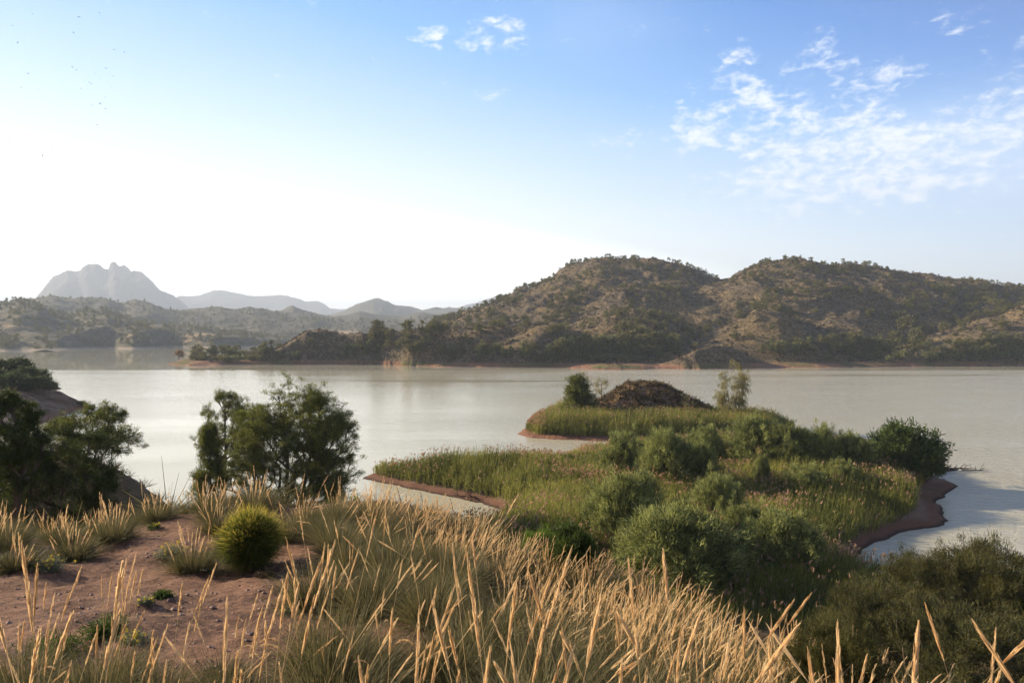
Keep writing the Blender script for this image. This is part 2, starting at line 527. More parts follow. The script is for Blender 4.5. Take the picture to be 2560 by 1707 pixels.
def build_materials():
    M = {}
    # near ground: reddish marl, gravel, litter, mud at the waterline
    m, g = material('marl_ground')
    P = pos(g)
    z = g.n('ShaderNodeSeparateXYZ', {0: P}).outputs[2]
    n1 = g.noise(P, 0.9, 6, 0.6)
    n2 = g.noise(P, 14.0, 5, 0.65)
    n3 = g.noise(P, 60.0, 3, 0.6)
    vor = g.n('ShaderNodeTexVoronoi', {'Vector': P, 'Scale': 38.0, 'Randomness': 1.0})
    peb = g.ramp(vor.outputs['Distance'], 0.28, 0.12)
    sel = g.ramp(g.n('ShaderNodeSeparateXYZ', {0: vor.outputs['Color']}).outputs[0], 0.55, 0.62)
    grav = g.m('MULTIPLY', g.m('MULTIPLY', peb, sel), g.ramp(n1, 0.42, 0.58))
    sand = g.mix(g.ramp(n2, 0.3, 0.7), (0.10, 0.05, 0.031), (0.215, 0.117, 0.075))
    sand = g.mix(g.m('MULTIPLY', g.ramp(n1, 0.42, 0.60), g.ramp(n2, 0.62, 0.42)), sand, (0.085, 0.046, 0.034))
    sand = g.mix(g.m('MULTIPLY', grav, 0.8), sand, (0.40, 0.27, 0.19))
    mud = g.mix(n2, (0.075, 0.038, 0.026), (0.20, 0.105, 0.07))
    mud = g.mix(g.ramp(g.m('ADD', z, g.m('MULTIPLY', n2, 0.3)), 0.42, 0.62), mud, g.mix(n2, (0.13, 0.085, 0.06), (0.27, 0.185, 0.135)))
    valley = g.mix(g.ramp(n1, 0.4, 0.6), (0.16, 0.11, 0.06), (0.09, 0.085, 0.035))
    c = g.mix(g.ramp(g.m('ADD', z, g.m('MULTIPLY', n1, 1.2)), 1.1, 2.0), mud, valley)
    c = g.mix(g.ramp(z, 5.0, 8.5), c, sand)
    c = g.mix(g.ramp(z, 0.16, 0.02), c, (0.05, 0.028, 0.02))
    hgt = g.m('ADD', g.m('ADD', g.m('MULTIPLY', n2, 0.5), g.m('MULTIPLY', n3, 0.25)), g.m('MULTIPLY', grav, 0.5))
    g.out(bsdf(g, c, 0.95, 0.15, bump(g, hgt, 1.0, 0.05)))
    M['ground'] = m
    # headland and island soil
    m, g = material('pale_marl')
    P = pos(g)
    z = g.n('ShaderNodeSeparateXYZ', {0: P}).outputs[2]
    n1 = g.noise(P, 0.35, 6, 0.62)
    n2 = g.noise(P, 2.6, 5, 0.65)
    c = g.mix(g.ramp(n2, 0.3, 0.7), (0.13, 0.088, 0.06), (0.28, 0.20, 0.145))
    c = g.mix(g.ramp(n1, 0.45, 0.62), c, (0.13, 0.075, 0.045))
    c = g.mix(g.ramp(z, 0.9, 0.3), c, (0.20, 0.105, 0.07))
    g.out(bsdf(g, c, 0.95, 0.1, bump(g, g.m('ADD', n1, g.m('MULTIPLY', n2, 0.6)), 1.0, 0.5)))
    M['marl'] = m
    # scrubby hillsides: grey marl, dry straw grass, dark thorny scrub in speckles
    m, g = material('scrub_hillside')
    P = pos(g)
    N = g.n('ShaderNodeNewGeometry').outputs['True Normal']
    z = g.n('ShaderNodeSeparateXYZ', {0: P}).outputs[2]
    nz = g.n('ShaderNodeSeparateXYZ', {0: N}).outputs[2]
    n1 = g.noise(P, 0.035, 6, 0.6)
    n2 = g.noise(P, 0.35, 6, 0.66)
    n3 = g.noise(P, 1.5, 4, 0.6)
    spots = g.ramp(g.noise(P, 0.9, 4, 0.62), 0.46, 0.56)
    rock = g.mix(g.ramp(n2, 0.34, 0.66), (0.085, 0.065, 0.046), (0.21, 0.165, 0.125))
    straw = g.mix(n3, (0.15, 0.11, 0.06), (0.29, 0.21, 0.115))
    c = g.mix(g.ramp(g.m('ADD', n1, g.m('MULTIPLY', nz, 0.22)), 0.60, 0.80), rock, straw)
    c = g.mix(g.m('MULTIPLY', spots, 0.85), c, g.mix(n3, (0.036, 0.033, 0.016), (0.085, 0.07, 0.034)))
    shore = g.mix(g.ramp(n1, 0.42, 0.6), (0.30, 0.165, 0.11), (0.12, 0.13, 0.05))
    c = g.mix(g.ramp(g.m('ADD', z, g.m('MULTIPLY', n2, 1.8)), 3.2, 1.9), c, shore)
    c = g.mix(g.ramp(g.m('ADD', z, g.m('MULTIPLY', n2, 0.5)), 0.75, 0.45), c, (0.25, 0.135, 0.095))
    g.out(bsdf(g, c, 0.95, 0.1, bump(g, g.m('ADD', n2, g.m('MULTIPLY', n3, 0.5)), 1.0, 2.0)))
    M['hill'] = m
    m, g = material('far_hillside')
    P = pos(g)
    z = g.n('ShaderNodeSeparateXYZ', {0: P}).outputs[2]
    n1 = g.noise(P, 0.012, 5, 0.6)
    n2 = g.noise(P, 0.09, 6, 0.68)
    c = g.mix(g.ramp(n2, 0.42, 0.60), (0.10, 0.09, 0.06), (0.05, 0.052, 0.03))
    field = g.m('MULTIPLY', g.ramp(n1, 0.50, 0.56), g.m('MULTIPLY', g.ramp(z, 30.0, 16.0), g.ramp(z, 4.0, 8.0)))
    c = g.mix(g.m('MULTIPLY', field, g.ramp(n2, 0.58, 0.48)), c, (0.40, 0.29, 0.17))
    c = g.mix(g.ramp(z, 2.0, 0.8), c, (0.24, 0.20, 0.16))
    g.out(bsdf(g, c, 0.95, 0.1, bump(g, n2, 1.0, 6.0)))
    M['far'] = m
    m, g = material('mountain_rock')
    P = pos(g)
    n2 = g.noise(P, 0.008, 7, 0.65)
    c = g.mix(g.ramp(n2, 0.35, 0.65), (0.05, 0.05, 0.05), (0.09, 0.085, 0.08))
    g.out(bsdf(g, c, 0.95, 0.1, bump(g, n2, 1.0, 40.0)))
    M['rock'] = m
    # lake: milky green water, rippled near, calm slicks far out
    m, g = material('lake_water')
    P = pos(g)
    sp = g.n('ShaderNodeSeparateXYZ', {0: P})
    y = sp.outputs[1]
    x = sp.outputs[0]
    st = g.n('ShaderNodeMapping', {'Vector': P, 'Scale': (0.006, 0.035, 1.0), 'Rotation': (0, 0, 0.06)}).outputs[0]
    slick = g.noise(st, 1.0, 4, 0.5)
    calm_far = g.ramp(g.m('ADD', y, g.m('MULTIPLY', slick, 30.0)), 262.0, 275.0)
    streak = g.m('MULTIPLY', g.ramp(slick, 0.655, 0.685), g.ramp(y, 120.0, 190.0))
    calm_left = g.m('MULTIPLY', g.ramp(slick, 0.40, 0.70), 0.25)
    calm = g.m('MAXIMUM', g.m('MAXIMUM', calm_far, streak), calm_left)
    w1 = g.n('ShaderNodeMapping', {'Vector': P, 'Scale': (0.8, 1.6, 1.0), 'Rotation': (0, 0, 0.5)}).outputs[0]
    rip = g.m('ADD', g.noise(w1, 1.1, 4, 0.6), g.m('MULTIPLY', g.noise(w1, 4.5, 3, 0.6), 0.35))
    stg = g.m('MULTIPLY', g.m('SUBTRACT', 1.0, calm), g.n('ShaderNodeMapRange', {0: x, 1: -20.0, 2: 45.0, 3: 0.14, 4: 0.75}).outputs[0])
    wind = g.noise(g.n('ShaderNodeMapping', {'Vector': P, 'Scale': (0.02, 0.055, 1.0), 'Rotation': (0, 0, -0.2)}).outputs[0], 1.0, 4, 0.55)
    stg = g.m('MULTIPLY', stg, g.n('ShaderNodeMapRange', {0: wind, 1: 0.38, 2: 0.62, 3: 0.4, 4: 1.1}).outputs[0])
    rough = g.n('ShaderNodeMapRange', {0: calm, 3: 0.125, 4: 0.04}).outputs[0]
    nrm = g.n('ShaderNodeBump', {'Height': rip, 'Strength': stg, 'Distance': 0.28}).outputs[0]
    g.out(bsdf(g, (0.44, 0.425, 0.325), rough, 0.5, nrm, IOR=1.333))
    M['water'] = m
    # leaves, wood, straw
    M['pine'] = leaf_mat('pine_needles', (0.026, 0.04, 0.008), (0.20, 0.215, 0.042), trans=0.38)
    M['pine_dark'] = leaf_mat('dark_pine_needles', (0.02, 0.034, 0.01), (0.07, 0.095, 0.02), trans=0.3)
    M['pine_far'] = leaf_mat('far_pine_needles', (0.045, 0.055, 0.018), (0.20, 0.185, 0.06), trans=0.3)
    M['pale_far'] = leaf_mat('pale_poplar_leaves', (0.07, 0.09, 0.03), (0.19, 0.21, 0.08), trans=0.4)
    M['rust_far'] = leaf_mat('rusty_leaves', (0.13, 0.075, 0.03), (0.26, 0.16, 0.06), trans=0.4)
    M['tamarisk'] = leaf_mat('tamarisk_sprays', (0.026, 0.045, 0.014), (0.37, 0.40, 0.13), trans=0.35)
    M['tam_shade'] = leaf_mat('shaded_tamarisk_sprays', (0.018, 0.026, 0.008), (0.105, 0.11, 0.034), tip=((0.24, 0.17, 0.055), 0.75, 1.0), trans=0.3)  # lower-right tamarisks: their shade is put into the leaf colour, brown tips are real
    M['lentisk'] = leaf_mat('glossy_green_leaves', (0.025, 0.048, 0.012), (0.085, 0.125, 0.025), trans=0.35)
    M['bright'] = leaf_mat('bright_green_leaves', (0.07, 0.12, 0.015), (0.16, 0.23, 0.03), trans=0.4)
    M['euca'] = leaf_mat('eucalyptus_leaves', (0.11, 0.11, 0.04), (0.36, 0.32, 0.11), trans=0.4)
    M['reed'] = leaf_mat('reed_leaves', (0.06, 0.082, 0.016), (0.33, 0.32, 0.075), trans=0.4)
    M['plume'] = leaf_mat('reed_plumes', (0.26, 0.145, 0.095), (0.50, 0.32, 0.22), trans=0.45)
    M['scrub'] = leaf_mat('dark_scrub', (0.034, 0.025, 0.013), (0.12, 0.085, 0.042), trans=0.25)
    M['straw'] = leaf_mat('dry_straw', (0.20, 0.135, 0.06), (0.45, 0.33, 0.165), trans=0.4)
    M['esparto'] = leaf_mat('esparto_blades', (0.05, 0.056, 0.02), (0.235, 0.20, 0.09), trans=0.35, spec=0.35)
    M['spike'] = leaf_mat('golden_seed_spikes', (0.62, 0.38, 0.16), (0.95, 0.74, 0.45), trans=0.45)
    M['stalk'] = leaf_mat('golden_stalks', (0.44, 0.31, 0.14), (0.75, 0.58, 0.33), trans=0.25)
    M['broom'] = leaf_mat('round_bush_twigs', (0.035, 0.06, 0.012), (0.15, 0.175, 0.03), tip=((0.62, 0.50, 0.09), 0.40, 0.95), trans=0.4)
    M['grey_herb'] = leaf_mat('grey_herb_leaves', (0.12, 0.14, 0.09), (0.27, 0.29, 0.19), trans=0.3)
    M['yellow'] = leaf_mat('yellow_flower_heads', (0.55, 0.42, 0.04), (0.75, 0.62, 0.12), trans=0.3)
    for nm, a, b in (('bark', (0.045, 0.036, 0.03), (0.13, 0.105, 0.085)), ('pale_bark', (0.20, 0.17, 0.13), (0.40, 0.35, 0.28)), ('dead_wood', (0.14, 0.10, 0.08), (0.33, 0.26, 0.215)),
                     ('dark_wood', (0.03, 0.02, 0.017), (0.09, 0.06, 0.05)), ('stone', (0.20, 0.13, 0.10), (0.42, 0.30, 0.24)), ('feather', (0.03, 0.03, 0.035), (0.06, 0.06, 0.07))):
        m, g = material(nm)
        n = g.noise(pos(g), 12.0 if nm != 'stone' else 30.0, 4, 0.6)
        g.out(bsdf(g, g.mix(n, a, b), 0.9, 0.15, bump(g, n, 0.6, 0.03)))
        M[nm] = m
    return M


M = build_materials()

# ------------------------------------------------------------------ terrain, lake and mountains
X, Y = polar(-88, 88, 620, 0.45, 135, 430)
sheet('ground', h_main, X, Y, M['ground'])
xa, ya = np.meshgrid(np.linspace(-2, 48, 260), np.linspace(76, 124, 200), indexing='xy')
sheet('island', h_isle, xa, ya, M['marl'])
xa, ya = np.meshgrid(np.linspace(-175, -60, 240), np.linspace(78, 166, 190), indexing='xy')
sheet('headland', h_head, xa, ya, M['marl'])
X, Y = wedge(330, 3100, 860, 235, 760, 330)
sheet('hills', h_mid, X, Y, M['hill'])
X, Y = wedge(-1100, 1500, 700, 545, 2500, 260)
sheet('far_hills', h_far, X, Y, M['far'])
X, Y = wedge(560, 1500, 260, 2000, 3900, 80)
sheet('distant_hills', lambda x, y: h_ridge(x, y, FAR2, 14, 0.004), X, Y, M['far'])
X, Y = wedge(-60, 620, 340, 3300, 5600, 120)
sheet('crag_mountain', lambda x, y: h_ridge(x, y, [(3500, 4400, 5400, MESA)], 9, 0.009), X, Y, M['rock'])
X, Y = wedge(200, 1160, 240, 4900, 7500, 50)
sheet('mountain_range', lambda x, y: h_ridge(x, y, [(5000, 6200, 7400, RANGE)], 12, 0.002), X, Y, M['rock'])
X, Y = wedge(900, 1700, 160, 4700, 6700, 40)
sheet('mountain_ridge', lambda x, y: h_ridge(x, y, [(4800, 5700, 6600, RANGE2)], 12, 0.002), X, Y, M['rock'])
V = np.array([(-11500, -3000, 0), (11500, -3000, 0), (11500, 11000, 0), (-11500, 11000, 0)])
tag(link('water', mesh_np('water', V, [[0, 1, 2, 3]], M['water'])), kind='structure')

# air: even haze over the whole valley
V = np.array([(x, y, z) for z in (-22, 570) for (x, y) in ((-12000, -3500), (12000, -3500), (12000, 11500), (-12000, 11500))])
Q = [[0, 3, 2, 1], [4, 5, 6, 7], [0, 1, 5, 4], [1, 2, 6, 5], [2, 3, 7, 6], [3, 0, 4, 7]]
m, g = material('haze_air')
g.out(vol=g.n('ShaderNodeVolumePrincipled', {'Color': (0.66, 0.79, 0.98, 1), 'Density': 0.00025, 'Anisotropy': 0.05, 'Density Attribute': ''}).outputs[0])
m.cycles.homogeneous_volume = True
tag(link('haze', mesh_np('haze', V, Q, m)), kind='stuff')
#@@VEG
# ------------------------------------------------------------------ plants: blades, sprays, branches
def dirx(u, D): return (u - U0) / F * D


def unit(v):
    return v / np.maximum(np.linalg.norm(v, axis=-1, keepdims=True), 1e-9)


def blades(P, Dv, L, W, droop=0.0, nseg=2, rng=RNG, tip=0.12, tone=None, flat=None):
    """curved strips: foot P (n,3), direction Dv (n,3), length L, width W; returns verts, quads, attributes"""
    n = len(P)
    L = np.broadcast_to(np.asarray(L, float), (n,))
    W = np.broadcast_to(np.asarray(W, float), (n,))
    droop = np.broadcast_to(np.asarray(droop, float), (n,))
    Dv = unit(Dv)
    side = unit(np.cross(Dv, rng.normal(size=(n, 3)) if flat is None else flat))
    ts = np.linspace(0, 1, nseg + 1)
    out = np.zeros((n, nseg + 1, 2, 3))
    for i, t in enumerate(ts):
        c = P + Dv * (L * t)[:, None]
        c[:, 2] -= droop * L * t * t
        w = W * (1 - (1 - tip) * t ** 1.5) * 0.5
        out[:, i, 0] = c - side * w[:, None]
        out[:, i, 1] = c + side * w[:, None]
    V = out.reshape(-1, 3)
    b = (np.arange(n) * (nseg + 1) * 2)[:, None]
    k = (np.arange(nseg) * 2)[None]
    q = b + k
    Q = np.stack([q, q + 1, q + 3, q + 2], -1).reshape(-1, 4)
    tn = np.clip(rng.random(n), 0, 1) if tone is None else tone
    A = {'tone': np.repeat(tn, (nseg + 1) * 2), 't': np.tile(np.repeat(ts, 2), n)}
    return V, Q, A


def join(parts):
    V, Q, A, o = [], [], {}, 0
    for v, q, a in parts:
        V.append(v)
        Q.append(q + o)
        o += len(v)
        for k, x in a.items(): A.setdefault(k, []).append(x)
    return np.concatenate(V), np.concatenate(Q), {k: np.concatenate(x) for k, x in A.items()}


def prisms(A, B, ra, rb, sides=5):
    """tapered limbs from points A to B"""
    n = len(A)
    d = unit(B - A)
    h = np.where(np.abs(d[:, 2:3]) > 0.9, [[1.0, 0, 0]], [[0, 0, 1.0]])
    u = unit(np.cross(d, h))
    v = np.cross(d, u)
    a = np.linspace(0, 2 * math.pi, sides, endpoint=False)
    ring = u[:, None] * np.cos(a)[None, :, None] + v[:, None] * np.sin(a)[None, :, None]
    Va = A[:, None] + ring * ra[:, None, None]
    Vb = B[:, None] + ring * rb[:, None, None]
    V = np.stack([Va, Vb], 1).reshape(-1, 3)
    b = (np.arange(n) * 2 * sides)[:, None]
    i = np.arange(sides)[None]
    j = (i + 1) % sides
    Q = np.stack([b + i, b + j, b + j + sides, b + i + sides], -1).reshape(-1, 4)
    return V, Q


def grow(stems, tips, seg=0.35, bf=0.45, up=0.0, rng=RNG, r_tip=0.006, power=0.5, wander=0.06):
    """wire every tip back to the nearest limb; stems is a list of polylines; returns A, B, ra, rb, last directions"""
    pos_, par, pl = [], [], []
    for st in stems:
        last = -1
        for k, p in enumerate(st):
            pos_.append(np.array(p, float))
            par.append(last)
            pl.append(0 if last < 0 else pl[last] + np.linalg.norm(pos_[-1] - pos_[last]))
            last = len(pos_) - 1
    root = pos_[0]
    order = np.argsort(np.linalg.norm(tips - root, axis=1) * (1 + 0.15 * rng.random(len(tips))))
    arr = np.zeros((len(pos_) + len(tips) * 14, 3))
    ple = np.zeros(len(arr))
    n = len(pos_)
    arr[:n] = pos_
    ple[:n] = pl
    par = par + [0] * (len(arr) - n)
    ends = np.zeros((len(tips), 3))
    for ti in order:
        t = tips[ti]
        d = np.linalg.norm(arr[:n] - t, axis=1)
        cost = d + bf * ple[:n] + up * np.maximum(arr[:n, 2] - t[2] + 0.25 * d, 0)
        j = int(np.argmin(cost))
        m = min(14, max(1, int(math.ceil(d[j] / seg))))
        a = arr[j].copy()
        pd = arr[j] - arr[par[j]] if par[j] >= 0 and par[j] != j else np.array([0, 0, 1.0])
        pd = pd / max(np.linalg.norm(pd), 1e-6)
        c = a + pd * d[j] * 0.33
        last = j
        for k in range(1, m + 1):
            s = k / m
            p = (1 - s) ** 2 * a + 2 * s * (1 - s) * c + s * s * t
            if k < m: p = p + rng.normal(size=3) * wander * seg
            arr[n] = p
            par[n] = last
            ple[n] = ple[last] + np.linalg.norm(p - arr[last])
            last = n
            n += 1
        ends[ti] = unit(arr[last] - arr[par[last]])
    cnt = np.zeros(n)
    has = np.zeros(n, bool)
    for i in range(n):
        if par[i] >= 0: has[par[i]] = True
    cnt[~has] = 1
    for i in range(n - 1, -1, -1):
        if par[i] >= 0: cnt[par[i]] += cnt[i]
    r = r_tip * np.maximum(cnt, 1) ** power
    idx = np.array([i for i in range(n) if par[i] >= 0])
    pi = np.array([par[i] for i in idx])
    return arr[pi], arr[idx], np.minimum(r[pi], r[idx] * 1.5), r[idx], ends


def sphere_dirs(n, rng):
    return unit(rng.normal(size=(n, 3)))


def tufts(tips, ends, per, spread, L, W, out=None, upw=0.3, rng=RNG, droop=0.15, rnd=0.9, squash=0.7, tone_sd=0.22, nseg=1):
    n = len(tips)
    idx = np.repeat(np.arange(n), per)
    off = rng.normal(size=(len(idx), 3)) * spread
    off[:, 2] *= squash
    P = tips[idx] + off
    d = ends[idx] * 0.8 + rng.normal(size=(len(idx), 3)) * rnd
    if out is not None: d += out[idx] * 0.6
    d[:, 2] += upw
    ct = 0.5 + rng.normal(size=n) * 0.2
    tone = np.clip(ct[idx] + rng.normal(size=len(idx)) * tone_sd, 0, 1)
    return blades(P, d, L * (0.6 + 0.8 * rng.random(len(idx))), W, droop, nseg, rng, 0.35, tone)


def plant(name, loc, parts, rz=0.0, parent=None):
    """thing = Empty at the base; parts: (part name, mesh)"""
    o = empty(name, loc, rz)
    for nm, me in parts: link(nm, me, o)
    return o


def lobes(rng, n, R, zc, shell=(0.6, 1.0), zmin=-0.4):
    """centres of foliage clumps spread in an egg-shaped shell with radii R round height zc"""
    c = sphere_dirs(n * 3, rng)
    c = c[c[:, 2] > zmin][:n]
    rad = np.where(rng.random(len(c)) < 0.72, rng.uniform(0.85, 1.0, len(c)), rng.uniform(*shell, len(c)))
    return c * rad[:, None] * np.array(R) + np.array([0, 0, zc])


def pine_tree(seed, height, R, zc, nl, tips_per, stems, lob=0.16, blade=(0.16, 0.02), per=60, mat='pine', spread=0.16, shell=(0.5, 1.0), zmin=-0.55, r_tip=0.008, cone=False, bark='bark', twig=True, bf=0.35, droop=0.1, skew=None):
    rng = np.random.default_rng(seed)
    if cone:
        z = zc + (height - zc) * rng.random(nl) ** 1.15
        a = rng.random(nl) * 6.283
        rr = R[0] * (1 - (z - zc) / (height - zc)) ** 0.75 * rng.uniform(0.35, 1.0, nl) + 0.03
        C = np.stack([rr * np.cos(a), rr * np.sin(a), z], 1)
    else:
        C = lobes(rng, nl, R, zc, shell, zmin)
    if skew: C = skew(C)
    k = len(C)
    sz = lob * R[0] * rng.uniform(0.6, 1.25, k)
    tp = np.repeat(C, tips_per, 0) + rng.normal(size=(k * tips_per, 3)) * np.repeat(sz, tips_per)[:, None] * [1, 1, 0.8]
    tp = tp[tp[:, 2] > 0.12 * height * (0.3 + rng.random(len(tp)))]
    A, B, ra, rb, ends = grow(stems, tp, seg=height * 0.07, bf=bf, up=0.5, rng=rng, r_tip=r_tip)
    wv, wq = prisms(A, B, ra, rb, 5)
    out = unit(tp - np.array([0, 0, zc * 0.8]))
    fv, fq, fa = tufts(tp, ends, per, spread, blade[0], blade[1], out, 0.45, rng, droop)
    return mesh_np('trunk', wv, wq, M[bark]), mesh_np('crown', fv, fq, M[mat], fa)


def fit(o, u0, u1, vtop, D, base=None, f=h_main):
    """stand a plant at distance D and give it the real width and height it has there"""
    V = [v.co for c in o.children for v in c.data.vertices]
    V = np.array([(v.x, v.y, v.z) for v in V[::7]])
    xl, xh, zt = np.percentile(V[:, 0], 0.5), np.percentile(V[:, 0], 99.5), np.percentile(V[:, 2], 99.8)
    sx = (u1 - u0) / F * D / (xh - xl)
    x = dirx((u0 + u1) / 2, D) - sx * (xl + xh) / 2
    z = (h_grid(f, x, D) if base is None else base) - 0.08
    o.location = (x, D, z)
    o.scale = (sx, sx, (H + (VH - vtop) / F * D - z) / zt)
    return o


def stem(rng, h, n=7, x=0.0, y=0.0, lean=(0, 0), wob=0.04):
    z = np.linspace(0, h, n)
    return [(x + lean[0] * t + rng.normal() * wob * h * 0.2, y + lean[1] * t + rng.normal() * wob * h * 0.2, t) for t in z]


def shrub_mesh(seed, R, h, nl, tips_per, per, mat, blade=(0.2, 0.018), spread=0.16, stems=6, upw=0.7, lob=0.2, wood='bark', r_tip=0.005, zmin=-0.15, rnd=0.7, droop=0.2, nseg=1, shell=(0.45, 1.0)):
    rng = np.random.default_rng(seed)
    C = lobes(rng, nl, (R, R, h * 0.58), h * 0.42, shell, zmin)
    k = len(C)
    sz = lob * R * rng.uniform(0.6, 1.3, k)
    tp = np.repeat(C, tips_per, 0) + rng.normal(size=(k * tips_per, 3)) * np.repeat(sz, tips_per)[:, None] * [1, 1, 0.75]
    tp = tp[tp[:, 2] > 0.05 * h]
    st = []
    for i in range(stems):
        a = rng.random() * 6.28
        st.append([(0.06 * R * math.cos(a) * t * 5, 0.06 * R * math.sin(a) * t * 5, h * 0.11 * t - 0.12 * (t == 0)) for t in range(0, 5)])
    A, B, ra, rb, ends = grow(st, tp, seg=h * 0.12, bf=0.4, up=0.5, rng=rng, r_tip=r_tip)
    wv, wq = prisms(A, B, ra, rb, 4)
    out = unit(tp - np.array([0, 0, h * 0.2]))
    f = tufts(tp, ends, per, spread, blade[0], blade[1], out, upw, rng, droop, rnd, 0.9, nseg=nseg)
    return mesh_np('branches', wv, wq, M[wood]), mesh_np('foliage', f[0], f[1], M[mat], f[2])


def put_base(o, u, v, sc=1.0, f=None, rz=None, sink=0.04, zs=None, **tags):
    x, y, z = hit(u, v, f)
    o.location = (x, y, z - sink)
    o.scale = (sc, sc, zs or sc)
    o.rotation_euler = (0, 0, RNG.random() * 6.28 if rz is None else rz)
    tag(o, **tags)
    return o


def put_xy(o, x, y, f, sc=1.0, rz=None, sink=0.04, zs=None, **tags):
    o.location = (x, y, h_grid(f, x, y) - sink)
    o.scale = (sc, sc, zs or sc)
    o.rotation_euler = (0, 0, RNG.random() * 6.28 if rz is None else rz)
    tag(o, **tags)
    return o


# ------------------------------------------------------------------ pines on the near slope


rg = np.random.default_rng(3)
# the broad two-stemmed pine
h = 8.3
st = [stem(rg, 5.8, 8, -0.1, 0, (-0.03, 0)), [(0.25, 0.1, 0.0)] + [(0.3 + 0.22 * z, 0.1, z) for z in (0.7, 1.5, 2.3, 3.2, 4.2, 5.3, 6.3)]]


def dome(C):
    C = C.copy()
    C[:, 0] += 0.25 * np.sin(C[:, 2] * 1.3)
    return C


pm = pine_tree(11, h, (3.95, 3.6, 4.15), 4.1, 122, 22, st, lob=0.112, per=62, blade=(0.14, 0.026), spread=0.12, r_tip=0.011, shell=(0.5, 0.85), zmin=-0.85, skew=dome)
x, y = dirx(722, 44), 44.0
big = plant('pine_tree', (x, y, h_grid(h_main, x, y) - 0.1), [('trunk', pm[0]), ('crown', pm[1])])
fit(big, 556, 884, 958, 44.0)
tag(big, 'broad domed two-stemmed pine, the largest tree, by the water behind the straw grass', 'tree')
# taller slim pine behind it to the left
st = [stem(rg, 6.2, 8, 0, 0, (0.03, 0))]
pm = pine_tree(12, 8.2, (2.2, 2.2, 2.6), 5.8, 36, 20, st, lob=0.15, per=56, blade=(0.13, 0.024), r_tip=0.01, spread=0.115, zmin=-0.6, shell=(0.4, 1.0))
x, y = dirx(572, 49.0), 49.0
o = plant('pine_tree', (x, y, h_grid(h_main, x, y) - 0.1), [('trunk', pm[0]), ('crown', pm[1])])
fit(o, 496, 625, 975, 49.0)
tag(o, 'slender open pine rising behind the left side of the big domed pine', 'tree')
# young conical pine in front of it
st = [stem(rg, 5.3, 9, 0, 0, (0.0, 0), 0.02)]
pm = pine_tree(13, 5.6, (1.75,), 1.0, 90, 7, st, lob=0.13, per=50, blade=(0.15, 0.027), spread=0.12, cone=True, mat='pine')
x, y = dirx(538, 41.0), 41.0
o = plant('pine_tree', (x, y, h_grid(h_main, x, y) - 0.1), [('trunk', pm[0]), ('crown', pm[1])])
fit(o, 482, 580, 1042, 41.0)
tag(o, 'young conical yellow-green pine standing left of the big domed pine', 'tree')
# left-hand group


def slope_pine(seed, D, u0, u1, vtop, vlow, mat, nl, per, blade, label, lean=0.05):
    """a pine whose crown spans the given directions at distance D, standing on the slope below it"""
    x = dirx((u0 + u1) / 2, D)
    base = h_grid(h_main, x, D) - 0.1
    top = H + (VH - vtop) / F * D
    low = H + (VH - vlow) / F * D
    hh = top - base
    R1, Rz = (u1 - u0) / F * D / 2, (top - low) / 2
    zc = hh - Rz
    r_ = np.random.default_rng(seed)
    s0 = stem(r_, hh * 0.78, 8, 0, 0, (lean, 0))
    fork = s0[2]
    st_ = [s0] + [[fork] + [(fork[0] + sg * R1 * 0.3 * t, fork[1] + 0.1 * sg * t, fork[2] + (hh * 0.8 - fork[2]) * t * 0.8) for t in (0.3, 0.6, 0.9)] for sg in (-1, 1)]
    a_, b_ = pine_tree(seed, hh, (R1, R1, Rz), zc, nl, 14, st_, lob=0.14, per=per, blade=blade, r_tip=0.0065, spread=0.05 * R1, mat=mat, zmin=-0.75, shell=(0.5, 0.85))
    o_ = plant('pine_tree', (x, D, base), [('trunk', a_), ('crown', b_)])
    return tag(o_, label, 'tree')


slope_pine(14, 30.0, 148, 328, 1017, 1160, 'pine', 46, 50, (0.10, 0.017), 'round-crowned pine with see-through branches on the small hillock at the left', 0.1)
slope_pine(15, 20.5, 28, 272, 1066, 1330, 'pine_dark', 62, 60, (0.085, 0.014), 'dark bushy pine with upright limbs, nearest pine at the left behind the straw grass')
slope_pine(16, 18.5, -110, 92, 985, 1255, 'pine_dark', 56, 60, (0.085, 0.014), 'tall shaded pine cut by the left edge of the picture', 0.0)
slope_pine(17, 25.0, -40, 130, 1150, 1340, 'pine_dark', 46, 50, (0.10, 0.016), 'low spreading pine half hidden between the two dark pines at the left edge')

# ------------------------------------------------------------------ island trees
st = [stem(rg, 4.6, 8, 0, 0, (0, 0), 0.02)]
pm = pine_tree(21, 5.2, (2.3,), 0.9, 62, 10, st, lob=0.19, per=34, blade=(0.24, 0.06), spread=0.2, cone=True, mat='pine')
isle_pine = put_xy(plant('pine_tree', (0, 0, 0), [('trunk', pm[0]), ('crown', pm[1])]), dirx(1447, 98), 98, h_isle, 1.15, label='dense green pine on the left side of the reed island', cat='tree')


def light_tree(seed, hgt, Rr, nl, tp, per, mat, stems, bl=(0.18, 0.05), dr=0.8, spread=0.2):
    return pine_tree(seed, hgt, (Rr, Rr, hgt * 0.36), hgt * 0.62, nl, tp, stems, lob=0.2, per=per, blade=bl, spread=spread, mat=mat, bark='pale_bark', zmin=-0.9, r_tip=0.011, droop=dr, shell=(0.2, 1.0))


